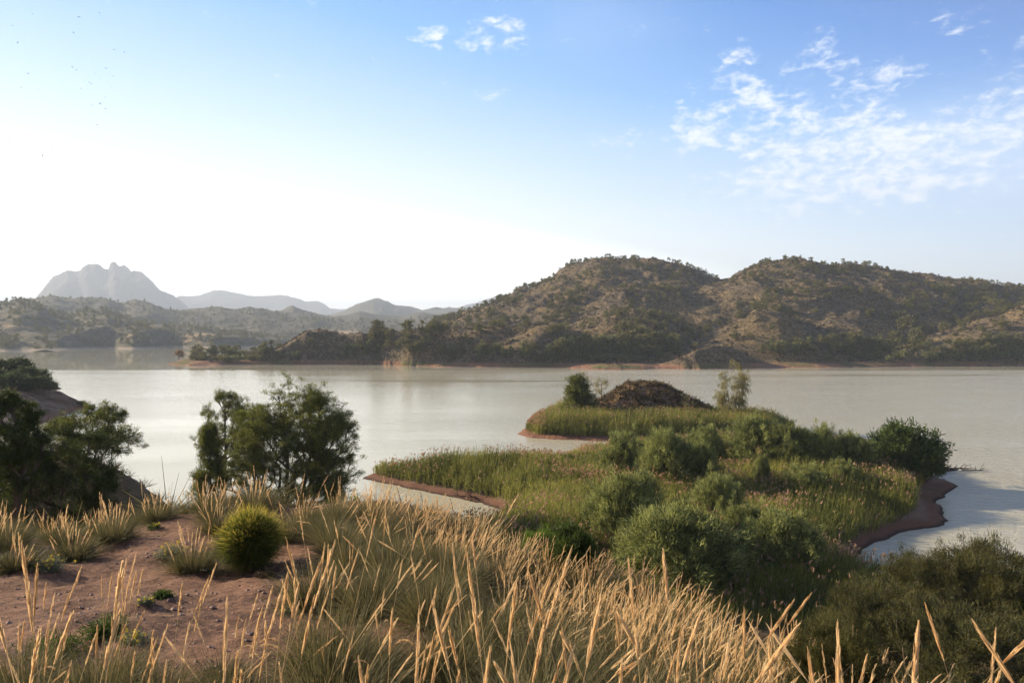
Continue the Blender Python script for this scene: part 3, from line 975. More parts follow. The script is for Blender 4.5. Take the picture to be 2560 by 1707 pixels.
pm = light_tree(22, 4.2, 1.1, 22, 7, 14, 'euca', [stem(rg, 3.4, 6)])
fit(isle_pine, 1400, 1492, 934, 97.0, f=h_isle)
yt = put_xy(plant('young_tree', (0, 0, 0), [('trunk', pm[0]), ('crown', pm[1])]), dirx(1504, 103), 103, h_isle, 1.0, label='small pale green tree between the island pine and the island mound', cat='tree')
fit(yt, 1482, 1524, 942, 103.0, f=h_isle)
pm = light_tree(23, 3.0, 0.9, 9, 4, 9, 'euca', [stem(rg, 2.4, 6, lean=(0.15, 0))])
sp_ = put_xy(plant('sapling', (0, 0, 0), [('trunk', pm[0]), ('crown', pm[1])]), dirx(1716, 95.5), 95.5, h_isle, 1.0, label='thin bare-stemmed sapling on the right slope of the island mound', cat='tree')
fit(sp_, 1703, 1742, 975, 96.0, f=h_isle)
st = [stem(rg, 5.6, 9, -0.4, 0, (-0.12, 0)), stem(rg, 6.4, 9, 0.35, 0.1, (0.07, 0)), stem(rg, 5.4, 8, 0.9, -0.1, (0.16, 0))]
pm = pine_tree(24, 6.8, (2.3, 1.7, 2.9), 3.9, 46, 9, st, lob=0.17, per=24, blade=(0.24, 0.06), spread=0.17, mat='euca', bark='pale_bark', zmin=-0.9, r_tip=0.01, droop=0.9, shell=(0.25, 1.0))
eu = put_xy(plant('eucalyptus_tree', (0, 0, 0), [('trunk', pm[0]), ('crown', pm[1])]), dirx(1832, 95), 95, h_isle, 1.0, rz=0.0, zs=1.1, label='airy olive eucalyptus with pale stems on the right of the island', cat='tree')

fit(eu, 1790, 1872, 900, 95.0, f=h_isle)

# ------------------------------------------------------------------ tamarisks and other shrubs on the reed peninsula
TAM = [shrub_mesh(31 + i, 1.7, 2.6, 44, 13, 50, 'tamarisk', blade=(0.20, 0.030), spread=0.115) for i in range(3)]
TAMD = [shrub_mesh(41 + i, 1.7, 2.6, 40, 14, 80, 'tam_shade', blade=(0.13, 0.016), spread=0.10) for i in range(2)]
LEN = [shrub_mesh(51, 1.7, 2.5, 44, 11, 30, 'lentisk', blade=(0.17, 0.06), spread=0.13, upw=0.3)]
BRI = [shrub_mesh(53, 0.9, 1.2, 22, 9, 40, 'bright', blade=(0.17, 0.03), spread=0.09)]


def shrub(kind, name, u, v, wpx, hpx, label, rz=None, dy=0.0, cat='shrub'):
    me = kind
    o = plant(name, (0, 0, 0), [('branches', me[0]), ('foliage', me[1])])
    x, y, z = hit(u, v)
    if me in BRI:
        x, y = dirx(u, 34), 34.0
        z = h_grid(h_main, x, y)
        hpx = (z + 1.5 - z) * F / y
    R0, h0 = (1.7, 2.6) if me not in BRI else (0.9, 1.2)
    w = wpx / F * y * 0.5 / R0 * 0.88
    hh = (hpx / F * y + 0.35) / h0 * (1.14 if v < 1240 else 1.02 if v < 1500 else 0.86)
    o.location = (x, y, z - 0.05)
    o.scale = (w, w, hh)
    o.rotation_euler = (0, 0, RNG.random() * 6.28 if rz is None else rz)
    return tag(o, label, cat)


SPOTS = [
    (TAM[0], 'tamarisk_bush', 1560, 1205, 110, 90, 'olive tamarisk at the upper left of the peninsula bushes'),
    (TAM[1], 'tamarisk_bush', 1668, 1225, 125, 108, 'full green tamarisk right of the olive one in mid peninsula'),
    (TAM[2], 'tamarisk_bush', 1752, 1228, 85, 85, 'pale grey-green tamarisk with a thin top in mid peninsula'),
    (TAM[0], 'tamarisk_bush', 1768, 1165, 85, 72, 'small rounded tamarisk at the far edge of the reeds'),
    (TAM[1], 'tamarisk_bush', 1895, 1178, 120, 100, 'broad feathery tamarisk at the far shore, first of the back row'),
    (TAM[2], 'tamarisk_bush', 1975, 1186, 110, 88, 'dark tamarisk in the middle of the back row'),
    (TAM[0], 'tamarisk_bush', 2055, 1192, 100, 92, 'tamarisk with bright tips in the back row of the far shore'),
    (TAM[1], 'tamarisk_bush', 2130, 1195, 95, 78, 'low tamarisk before the dead branches of the back row'),
    (LEN[0], 'lentisk_bush', 2255, 1200, 175, 108, 'large glossy dark green bush at the right end by the spit'),
    (LEN[0], 'lentisk_bush', 2310, 1205, 80, 60, 'small dark bush leaning over the muddy bank at the right'),
    (TAM[2], 'tamarisk_bush', 1575, 1385, 185, 165, 'tall blue-green tamarisk alone in the left middle of the reeds'),
    (TAM[1], 'tamarisk_bush', 1500, 1320, 70, 70, 'small dull tamarisk left of the tall blue-green one'),
    (TAM[0], 'tamarisk_bush', 1790, 1325, 118, 112, 'upright light green tamarisk in the centre of the peninsula'),
    (TAM[1], 'tamarisk_bush', 1690, 1475, 270, 170, 'widest grey-green tamarisk in front, behind the tall straw spikes'),
    (TAM[0], 'tamarisk_bush', 1948, 1440, 180, 130, 'round light-topped tamarisk beside the dead grey bush'),
    (TAM[2], 'tamarisk_bush', 1858, 1375, 105, 85, 'hazy tamarisk wedged between three larger ones'),
    (TAM[2], 'tamarisk_bush', 1800, 1450, 120, 80, 'low tamarisk in the gap between the two front bushes'),
    (TAM[0], 'tamarisk_bush', 2015, 1245, 100, 62, 'low olive tamarisk among the reeds on the right'),
    (TAM[1], 'tamarisk_bush', 2105, 1232, 80, 52, 'half hidden bush in pink plumed reeds at the right'),
    (TAM[2], 'tamarisk_bush', 1905, 1222, 40, 55, 'thin pale sapling-like tamarisk in the open green reeds'),
    (LEN[0], 'lentisk_bush', 1425, 1455, 120, 70, 'dark low bush behind the crest of straw grass'),
    (BRI[0], 'green_bush', 1345, 1440, 100, 80, 'bright yellow-green bush just behind the straw grass crest'),
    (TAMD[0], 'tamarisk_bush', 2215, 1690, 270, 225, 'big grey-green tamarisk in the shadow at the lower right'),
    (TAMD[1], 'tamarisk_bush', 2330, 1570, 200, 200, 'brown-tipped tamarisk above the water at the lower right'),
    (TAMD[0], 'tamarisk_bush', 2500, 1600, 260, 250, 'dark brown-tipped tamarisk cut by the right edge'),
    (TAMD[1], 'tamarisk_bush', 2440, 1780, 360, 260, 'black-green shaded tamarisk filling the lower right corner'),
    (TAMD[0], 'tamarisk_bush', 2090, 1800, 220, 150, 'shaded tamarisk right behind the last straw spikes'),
]
for me, nm, u, v, w, hh, lab in SPOTS:
    shrub(me, nm, u, v, w, hh, lab)
# green bush on the slope before the cove, and low bushes on the slope
for k, (x, y, s, lab) in enumerate([(dirx(1048, 33), 33, 1.15, 'leafy green bush standing out against the cove water'), (dirx(860, 36), 36, 1.3, 'green bush at the foot of the big domed pine'),
                                    (dirx(560, 30), 30, 1.2, 'fresh green bush under the conical pine'), (dirx(455, 26), 26, 1.0, 'small bright bush left of the straw grass crest')]):
    o = plant('green_bush', (0, 0, 0), [('branches', BRI[0][0]), ('foliage', BRI[0][1])])
    z = h_grid(h_main, x, y)
    top = H - {0: 445, 1: 432, 2: 372, 3: 395}[k] / F * y
    put_xy(o, x, y, h_main, s, sink=0.05, zs=float(np.clip((top - z) / 1.2, 0.6, 1.7 * s)), label=lab, cat='shrub')


def dead_bush(seed, Rr, hh, n, name, mat='dead_wood', rt=0.008, stems=3):
    rng = np.random.default_rng(seed)
    tp = sphere_dirs(n * 2, rng)
    tp = tp[tp[:, 2] > 0.1][:n] * [Rr, Rr, hh] * rng.uniform(0.5, 1, (len(tp[tp[:, 2] > 0.1][:n]), 1))
    st = [[(0.05 * i * math.cos(a), 0.05 * i * math.sin(a), hh * 0.07 * i) for i in range(4)] for a in rng.random(stems) * 6.28]
    A, B, ra, rb, e = grow(st, tp, seg=hh * 0.12, bf=0.5, up=0.4, rng=rng, r_tip=rt, wander=0.14)
    v, q = prisms(A, B, ra, rb, 4)
    return mesh_np(name, v, q, M[mat])


for seed, Rr, hh, n, u, v, lab in [(61, 1.3, 2.4, 110, 2105, 1425, 'leafless grey bush beside the muddy cove on the right'), (62, 0.9, 1.5, 60, 1224, 1172, 'leafless twiggy bush on the left strip of reeds'),
                                   (63, 1.6, 2.5, 34, 2180, 1178, 'bare grey dead tree rising behind the back row of tamarisks'), (64, 0.8, 1.0, 26, 1335, 1165, 'thin bare twigs at the water edge below the island'),
                                   (65, 1.2, 1.2, 30, 2185, 1450, 'bare fallen-over twigs over the water at the right cove')]:
    o = link('dead_bush', dead_bush(seed, Rr, hh, n, 'dead_bush', rt=0.012))
    put_base(o, u, v, 1.0, label=lab, cat='dead bush')
# driftwood: branches lying on the spit and the bank
for seed, u, v, L, rz, lab in [(71, 2360, 1173, 3.2, 0.1, 'dark driftwood branch at the tip of the right spit'), (72, 1190, 1245, 1.8, 2.9, 'tangled driftwood on the red bank of the cove'), (73, 2405, 1176, 2.2, -0.2, 'last driftwood snag lying in the water off the spit')]:
    rng = np.random.default_rng(seed)
    tp = np.stack([rng.uniform(0.2, L, 22), rng.normal(size=22) * 0.3, np.abs(rng.normal(size=22)) * 0.28 + 0.05], 1)
    A, B, ra, rb, e = grow([[(i * L / 6, 0.05 * math.sin(i), 0.1) for i in range(7)]], tp, seg=0.3, rng=rng, r_tip=0.018, wander=0.2)
    v_, q_ = prisms(A, B, ra, rb, 5)
    o = link('driftwood', mesh_np('driftwood', v_, q_, M['dark_wood']))
    if seed == 73:
        px_, py_ = wl(u, v)
        o.location = (px_, py_, 0.0)
        o.rotation_euler = (0, 0, rz)
        tag(o, lab, 'driftwood')
    else:
        put_base(o, u, v, 1.0, rz=rz, sink=0.03, label=lab, cat='driftwood')


# ------------------------------------------------------------------ reeds
def scatter(f, n, xr, yr, rng, test):
    x = rng.uniform(*xr, n)
    y = rng.uniform(*yr, n)
    k = test(x, y)
    return x[k], y[k]


def reed_field(name, f, poly, n, xr, yr, seed, label, dmin, hfun, mask=None, wmul=1.0):
    rng = np.random.default_rng(seed)
    x = rng.uniform(*xr, n)
    y = rng.uniform(*yr, n)
    d = poly_sd(poly, x, y)
    k = d > dmin(x, y)
    if mask is not None: k &= mask(x, y)
    x, y, d = x[k], y[k], d[k]
    z = f(x, y)
    hh = hfun(x, y, d) * rng.uniform(0.75, 1.2, len(x))
    P = np.stack([x, y, z - 0.05], 1)
    parts = []
    # three leaves per culm leave at different heights
    base_tone = np.clip(0.5 + 0.5 * fbm(x, y, 3, 0.22), 0, 1)
    for j, (a, lw, dr) in enumerate([(0.0, 1.0, 0.05), (0.28, 0.55, 0.45), (0.5, 0.5, 0.55)]):
        dv = np.stack([rng.normal(size=len(x)) * (0.13 + 0.3 * (j > 0)), rng.normal(size=len(x)) * (0.13 + 0.3 * (j > 0)), np.ones(len(x))], 1)
        dv[:, 0] += 0.10
        p = P.copy()
        p[:, 2] += a * hh
        wd = (0.016 + 0.00042 * y) * wmul * (1.0 if j == 0 else 1.25)
        parts.append(blades(p, dv, hh * lw, wd, dr, 2, rng, 0.25, np.clip(base_tone + rng.normal(size=len(x)) * 0.2, 0, 1)))
    v, q, a = join(parts)
    o = link(name, mesh_np(name, v, q, M['reed'], a))
    tag(o, label, 'reeds', kind='stuff')
    # plumes
    pk = rng.random(len(x)) < 0.16 * sstep(0.28, 0.75, 0.5 + 0.75 * fbm(x + 50, y, 3, 0.13)) + 0.015
    if name == 'island_reeds': pk = rng.random(len(x)) < 0.05 + 0.5 * sstep(4, 2, x - dirx(1298, 85)) * (y > 84)
    xp, yp, zp, hp = x[pk], y[pk], z[pk], hh[pk]
    n3 = 3
    P3 = np.repeat(np.stack([xp, yp, zp + hp * 0.88], 1), n3, 0)
    dv = np.tile([[0.25, 0.0, 1.0]], (len(P3), 1)) + rng.normal(size=(len(P3), 3)) * 0.28
    v, q, a = blades(P3, dv, rng.uniform(0.16, 0.34, len(P3)), 0.035 + 0.0006 * P3[:, 1], 0.3, 2, rng, 0.3, None)
    return v, q, a


def gap(x, y):
    """open patches where grass is shorter"""
    return fbm(x, y, 3, 0.09)


def hreed(x, y, d):
    h0 = np.clip(0.9 + 0.35 * d, 0.7, 1.85) * np.where((x < 22) & (y > 62), 0.72, 1.0)
    return h0 * np.clip(0.8 + 0.45 * gap(x, y), 0.45, 1.15) * sstep(20, 44, y + 0.0 * x + 6) * 1.05


MUD = [wl(2285, 1250), wl(2335, 1200), wl(2450, 1180), wl(2450, 1340), wl(2240, 1350), wl(2120, 1430), wl(2075, 1415), wl(2150, 1368), wl(2225, 1325), wl(2290, 1295)]
slope_ok = lambda x, y: (poly_sd(CREST, x, y) < -9.0) & (poly_sd(MUD, x, y) < 0) & ((np.hypot(x + 15, y - 44) > 5.5) & ((x > -11) | (y > 46)) & (y > 30 - 0.25 * x)) & (h_main(x, y, False) < 5.0) & (h_main(x, y, False) > 0.25)
r1 = reed_field('reed_bed', h_main, MAIN, 190000, (-16, 62), (22, 82), 5, 'tall green reed bed with pinkish plumes covering the peninsula', lambda x, y: np.where(x > 28, 1.3, 0.75), hreed, slope_ok)
tag(link('reed_plumes', mesh_np('reed_plumes', r1[0], r1[1], M['plume'], r1[2])), 'pinkish feathery plumes above the peninsula reeds', 'reed plumes', kind='stuff')
not_mound = lambda x, y: h_isle(x, y) < 1.25
r2 = reed_field('island_reeds', h_isle, ISLE, 60000, (0, 46), (82, 112), 6, 'belt of upright green reeds ringing the island', lambda x, y: np.where(y < 92, 0.9, 0.5), lambda x, y, d: np.clip(1.0 + 0.5 * d, 0.8, 2.3) * np.clip(1.0 + 0.2 * gap(x, y), 0.8, 1.2) * np.interp(x, [25, 40], [1.0, .75]), not_mound)
tag(link('island_reed_plumes', mesh_np('island_reed_plumes', r2[0], r2[1], M['plume'], r2[2])), 'pink plumes at the left end of the island reeds', 'reed plumes', kind='stuff')


# short ground cover: mound scrub, slopes, headland
def scrub_cover(name, f, n, xr, yr, seed, label, test, size, mats=('scrub',), per=16, blade=(0.3, 0.05), cat='scrub', tone_shift=0.0):
    rng = np.random.default_rng(seed)
    x, y = scatter(f, n, xr, yr, rng, test)
    z = f(x, y)
    m_ = len(x)
    s = size * rng.uniform(0.5, 1.3, m_) ** 1.3
    idx = np.repeat(np.arange(m_), per)
    dv = rng.normal(size=(len(idx), 3)) * 0.75
    dv[:, 2] = np.abs(dv[:, 2]) + 0.5
    P = np.stack([x, y, z - 0.03], 1)[idx] + dv * (s[idx] * 0.35 * rng.random(len(idx)))[:, None]
    ct = np.clip(0.45 + tone_shift + rng.normal(size=m_) * 0.28, 0, 1)
    v, q, a = blades(P, dv, blade[0] * s[idx] / size * rng.uniform(0.6, 1.3, len(idx)), blade[1] * s[idx] / size, 0.2, 1, rng, 0.3, np.clip(ct[idx] + rng.normal(size=len(idx)) * 0.15, 0, 1))
    tag(link(name, mesh_np(name, v, q, M[mats[0]], a)), label, cat, kind='stuff')


scrub_cover('mound_scrub', h_isle, 2600, (8, 34), (92, 110), 8, 'dark low scrub on the island mound', lambda x, y: (h_isle(x, y) > 1.1), 0.5, per=22, blade=(0.42, 0.08))
scrub_cover('mound_grass', h_isle, 2200, (8, 34), (92, 110), 9, 'dry straw tufts on top of the island mound', lambda x, y: (h_isle(x, y) > 1.8 + 2 * fbm(x, y, 2, .3)), 0.42, mats=('straw',), per=14, blade=(0.45, 0.05), cat='grass')
scrub_cover('slope_scrub', h_main, 5200, (-34, 16), (11, 50), 10, 'dark scrub and grass tufts on the hillside below the crest', lambda x, y: (poly_sd(CREST, x, y) < -1.0) & (poly_sd(MAIN, x, y) > 0.8) & (fbm(x, y, 2, 0.35) > -0.35), 0.34, per=34, blade=(0.36, 0.022))
scrub_cover('slope_grass', h_main, 2600, (-34, 30), (8, 46), 12, 'dry straw tufts on the hillside below the crest', lambda x, y: (poly_sd(CREST, x, y) < -0.6) & (poly_sd(CREST, x, y) > -14) & (poly_sd(MAIN, x, y) > 0.8), 0.3, mats=('esparto',), per=40, blade=(0.5, 0.012), cat='grass')
scrub_cover('headland_scrub', h_head, 1500, (-170, -66), (84, 150), 13, 'low dark scrub on the left headland', lambda x, y: (h_head(x, y) > 3.2 + 2.2 * fbm(x, y, 2, .12)), 0.7, per=20, blade=(0.6, 0.12))
# ------------------------------------------------------------------ headland and far shore trees
def far_tree(seed, hgt, Rr, mat, tall=False, per=10, nl=18, bl=(0.55, 0.26), tips=3):
    rng = np.random.default_rng(seed)
    st = [stem(rng, hgt * 0.7, 5, lean=(rng.normal() * 0.08, 0))]
    if tall:
        a, b = pine_tree(seed, hgt, (Rr,), hgt * 0.12, nl, tips, st, lob=0.3, per=per, blade=bl, spread=0.25, cone=True, mat=mat, r_tip=0.03)
    else:
        a, b = pine_tree(seed, hgt, (Rr, Rr, hgt * 0.42), hgt * 0.58, nl, tips, st, lob=0.22, per=per, blade=bl, spread=0.28, mat=mat, r_tip=0.03, zmin=-0.6, shell=(0.3, 1.0))
    return a, b


HEADT = [far_tree(81 + i, 4.6, 2.3, 'pine_dark', per=30, nl=40, bl=(0.3, 0.12), tips=5) for i in range(2)]
HTOP = [(892, 80), (888, 70), (935, 95), (925, 80), (918, 42), (915, 70), (912, 60), (948, 46), (998, 22)]
for i, (x, y, s, lab) in enumerate([(dirx(15, 128), 128, 1.25, 'tall dark pine at the picture edge on top of the headland'), (dirx(52, 130), 130, 1.15, 'round pine on the crown of the headland'),
                                    (dirx(88, 118), 118, 1.25, 'widest dark pine on the lake side of the headland'), (dirx(28, 116), 116, 1.1, 'shaded pine low on the near face of the headland'),
                                    (dirx(106, 134), 134, 0.62, 'small pale bushy tree on the headland crest'), (dirx(-20, 120), 120, 1.2, 'half hidden pine at the left end of the headland'),
                                    (dirx(62, 121), 121, 0.9, 'middle pine between the round ones on the headland'), (dirx(118, 122), 122, 0.55, 'lowest round shrub tree on the headland slope'),
                                    (dirx(205, 121.5), 121.5, 0.22, 'tiny shrub near the tip of the headland')]):
    me = HEADT[i % 2]
    o = plant('pine_tree', (0, 0, 0), [('trunk', me[0]), ('crown', me[1])])
    put_xy(o, x, y, h_head, s, sink=0.3, zs=s * 0.95, label=lab, cat='tree')
    tv, wp = HTOP[i]
    fit(o, x / y * F + U0 - wp / 2, x / y * F + U0 + wp / 2, tv, y, f=h_head)
    o.location.z -= 0.2

FT = {'pine': [far_tree(91 + i, 5.0, 1.45 + 0.15 * i, 'pine_far', per=13, bl=(0.42, 0.22)) for i in range(4)], 'slim': [far_tree(97 + i, 5.2, 1.5, 'pine_far', tall=True) for i in range(2)],
      'pale': [far_tree(101 + i, 4.6, 1.15, 'pale_far', tall=True) for i in range(2)], 'rust': [far_tree(105, 4.2, 1.6, 'rust_far')],
      'bush': [far_tree(107, 2.2, 1.6, 'pine_far', nl=12, per=9), far_tree(108, 2.0, 1.5, 'pale_far', nl=12, per=9)]}
LAB = {'pine': ('round-crowned pine scattered on the far hillside', 'pines scattered over the far hills', 'tree', 'pine_tree'),
       'slim': ('pointed narrow pine scattered on the far hillside', 'pointed pines scattered over the far hills', 'tree', 'pine_tree'),
       'pale': ('pale green narrow tree at the foot of the far hills', 'pale narrow trees along the far shore', 'tree', 'poplar_tree'),
       'rust': ('rust-brown tree on the tip of the far promontory', None, 'tree', 'broadleaf_tree'),
       'bush': ('low rounded shrub on the far shore', 'shrubs along the far shore', 'shrub', 'shore_bush')}
rng = np.random.default_rng(77)
cands = []                                        # (x, y, z, scale, kind)


def belt(u0, u1, v0, v1, n, kinds, smin, smax):
    us = rng.uniform(u0, u1, n)
    vs = rng.uniform(v0, v1, n)
    for u, v in zip(us, vs):
        x, y, z = hit(u, v, h_mid, 245, 640)
        if z > 0.35: cands.append((x, y, z, rng.uniform(smin, smax), kinds[rng.integers(len(kinds))]))


belt(500, 700, 872, 897, 52, ['pine', 'pale', 'pine', 'slim'], 0.7, 1.15)
belt(440, 520, 893, 902, 9, ['pine', 'bush'], 0.7, 1.1)
belt(500, 700, 896, 904, 26, ['bush'], 0.7, 1.2)
belt(930, 1100, 835, 868, 12, ['pine', 'slim'], 1.1, 1.6)
belt(850, 1060, 875, 895, 22, ['pine', 'pale', 'pine'], 0.7, 1.2)
belt(1090, 1220, 880, 897, 18, ['pale', 'pine', 'pale'], 0.7, 1.2)
belt(1220, 1340, 882, 898, 14, ['pale', 'pine'], 0.6, 1.1)
belt(1340, 1420, 893, 905, 16, ['bush'], 0.6, 1.1)
belt(1370, 1700, 868, 898, 58, ['pale', 'pine', 'pine', 'slim'], 0.9, 1.6)
belt(1440, 1600, 898, 906, 22, ['bush'], 0.8, 1.3)
belt(1560, 1640, 850, 868, 8, ['pine'], 1.2, 1.7)
belt(1900, 2090, 868, 898, 14, ['pale', 'pine'], 0.7, 1.3)
belt(2060, 2560, 855, 900, 90, ['pine', 'pine', 'slim', 'bush'], 0.8, 1.5)
belt(1990, 2560, 892, 905, 26, ['bush'], 0.7, 1.3)
belt(700, 760, 890, 900, 3, ['bush'], 0.8, 1.2)
belt(1180, 1420, 820, 850, 8, ['pine'], 0.7, 1.1)
for (u, v, s, k) in [(446, 900, 1.15, 'rust'), (492, 896, 1.35, 'pine'), (1895, 783, 1.35, 'pine'), (1845, 778, 1.0, 'pine'), (1560, 858, 1.9, 'pine'), (2265, 838, 1.9, 'pine'), (1950, 893, 1.5, 'pine'), (1630, 880, 1.6, 'slim'),
                     (975, 858, 1.3, 'pine'), (1078, 848, 1.5, 'pine'), (1105, 847, 1.5, 'pine'), (1840, 850, 1.2, 'slim'), (1580, 772, 1.0, 'pine'), (778, 868, .8, 'pine')]:
    x, y, z = hit(u, v, h_mid, 245, 640)
    cands.append((x, y, z, s, k))
# open wood over the two big hills
n = 8500
us = rng.uniform(1080, 2900, n)
ys = 290 + (600 - 290) * rng.random(n) ** 0.75
xs = (us - U0) / F * ys
zs = h_mid(xs, ys)
k = (zs > 7) & (rng.random(n) < np.clip(0.18 + 0.034 * (zs - 7), 0.1, 0.62) * sstep(-0.3, 0.3, fbm(xs, ys, 3, 0.02)))
bare = np.zeros(n, bool)
for (u0, u1, y0, y1) in [(640, 1000, 280, 330), (1200, 1520, 278, 325), (1690, 1880, 262, 300)]:
    bare |= (us > u0) & (us < u1) & (ys > y0) & (ys < y1)
k &= ~bare
for x, y, z in zip(xs[k], ys[k], zs[k]):
    cands.append((x, y, z, rng.uniform(0.5, 1.05) * (1 if z < 40 else 0.72), ['pine', 'pine', 'pine', 'slim'][rng.integers(4)]))
C_ = np.array([(c[0], c[1], c[2], c[3]) for c in cands])
ts = np.linspace(0.45, 0.985, 60)[None]
top = C_[:, 2] + 4.2 * C_[:, 3]
rx, ry = C_[:, :1] * ts, C_[:, 1:2] * ts
vis = (h_mid(rx, ry) < H + (top[:, None] - H) * ts).all(1)
inside = (C_[:, 0] / C_[:, 1] * F + U0 < 2570)
size = C_[:, 3] / C_[:, 1] * (vis & inside)
rank = np.argsort(-size)
single = set(rank[:300].tolist())
wood = []
protos = {}
named = {(446, 900): None}
for i, (x, y, z, s, kd) in enumerate(cands):
    if i in single:
        vi = i % len(FT[kd])
        lab, grp, cat, nm = LAB[kd]
        if (kd, vi) not in protos:
            o = plant(nm, (0, 0, 0), [('trunk', FT[kd][vi][0]), ('crown', FT[kd][vi][1])])
            protos[(kd, vi)] = o
        else:
            o = copy_tree(protos[(kd, vi)])
        o.location = (x, y, z - 0.2 * s)
        o.rotation_euler = (0, 0, rng.random() * 6.28)
        o.scale = (s * rng.uniform(0.85, 1.15), s * rng.uniform(0.85, 1.15), s)
        uu = x / y * F + U0
        where = ('on the low promontory at the left end of the far shore' if uu < 730 else 'on the bare mounds left of the big hills' if uu < 1180 and y < 400 else 'at the foot of the left big hill' if uu < 1700 and z < 14 else
                 'at the foot of the right big hill' if z < 14 else 'high on the left big hill' if uu < 1650 else 'high on the right big hill')
        if kd != 'rust': lab = {'pine': 'round-crowned pine ', 'slim': 'pointed narrow pine ', 'pale': 'pale green narrow tree ', 'bush': 'low rounded shrub '}[kd] + where
        tag(o, lab, cat, grp)
    elif vis[i]:
        wood.append((x, y, z, s, kd))


def mesh_arrays(me):
    v = np.empty(len(me.vertices) * 3, np.float32)
    me.vertices.foreach_get('co', v)
    q = np.empty(len(me.loops), np.int32)
    me.loops.foreach_get('vertex_index', q)
    a = {}
    for nm in ('tone', 't'):
        if nm in me.attributes:
            t = np.empty(len(me.vertices), np.float32)
            me.attributes[nm].data.foreach_get('value', t)
            a[nm] = t
    return v.reshape(-1, 3), q.reshape(-1, 4), a


arrs = {k: [mesh_arrays(m[1]) for m in FT[k]] for k in FT}


def mass(name, items, label, mat, cat='trees', hscale=1.0):
    parts = []
    for (x, y, z, s, kd) in items:
        v, q, a = arrs[kd][int(x * 7) % len(arrs[kd])]
        t = (x * 3.1) % 6.28
        c, sn = math.cos(t), math.sin(t)
        w = np.stack([v[:, 0] * c - v[:, 1] * sn, v[:, 0] * sn + v[:, 1] * c, v[:, 2] * hscale], 1) * s + [x, y, z - 0.2 * s]
        parts.append((w, q, {'tone': np.clip(a['tone'] + ((x * 1.7) % 1 - 0.5) * 0.5, 0, 1), 't': a['t']}))
    v, q, a = join(parts)
    tag(link(name, mesh_np(name, v, q, M[mat], a)), label, cat, kind='stuff')


mass('hill_wood', wood, 'open pine wood thinning out towards the tops of the two big hills', 'pine_far')
# scrub speckling the hillsides
n = 17000
us = rng.uniform(440, 2750, n)
ys = 262 + (560 - 262) * rng.random(n) ** 0.8
xs = (us - U0) / F * ys
scr_ok = (h_mid(xs, ys) > 1.6) & (fbm(xs, ys, 3, 0.06) > -0.35)
xs, ys = xs[scr_ok], ys[scr_ok]
zs = h_mid(xs, ys)
idx = np.repeat(np.arange(len(xs)), 7)
dv = rng.normal(size=(len(idx), 3)) * 0.8
dv[:, 2] = np.abs(dv[:, 2]) + 0.35
s_ = rng.uniform(0.4, 1.3, len(xs)) ** 1.3
v, q, a = blades(np.stack([xs, ys, zs - 0.1], 1)[idx] + dv * 0.25, dv, 0.95 * s_[idx], 0.42 * s_[idx], 0.1, 1, rng, 0.5, np.clip(0.35 + rng.normal(size=len(xs)) * 0.3, 0, 1)[idx])
tag(link('hill_scrub', mesh_np('hill_scrub', v, q, M['scrub'], a)), 'dark thorny scrub speckled over the far hillsides', 'scrub', kind='stuff')
# woods beyond the left arm of the lake
n = 5200
us = rng.uniform(-150, 1150, n)
ys = 575 + 800 * rng.random(n) ** 1.3
xs = (us - U0) / F * ys
zs = h_far(xs, ys)
k = (zs > 1.2) & (rng.random(n) < 0.25 + 0.75 * sstep(-0.2, 0.4, fbm(xs, ys, 3, 0.012)))
mass('far_wood', [(x, y, z, rng.uniform(0.7, 1.5), ['pine', 'slim', 'pale', 'bush'][rng.integers(4)]) for x, y, z in zip(xs[k], ys[k], zs[k])], 'hazy scattered trees on the low hills beyond the left arm of the lake', 'pine_far')
k2 = hit(103, 872, h_far, 560, 700)

# ------------------------------------------------------------------ foreground: straw grass tussocks
SAND = [hit(u, v, y1=14)[:2] for u, v in [(-160, 1400), (60, 1412), (130, 1418), (230, 1372), (330, 1352), (385, 1330), (392, 1308), (470, 1312), (500, 1350), (480, 1420), (560, 1438), (690, 1425), (748, 1470),
                                          (745, 1560), (700, 1690), (600, 1690), (560, 1590), (430, 1560), (330, 1580), (180, 1625), (-160, 1640)]]


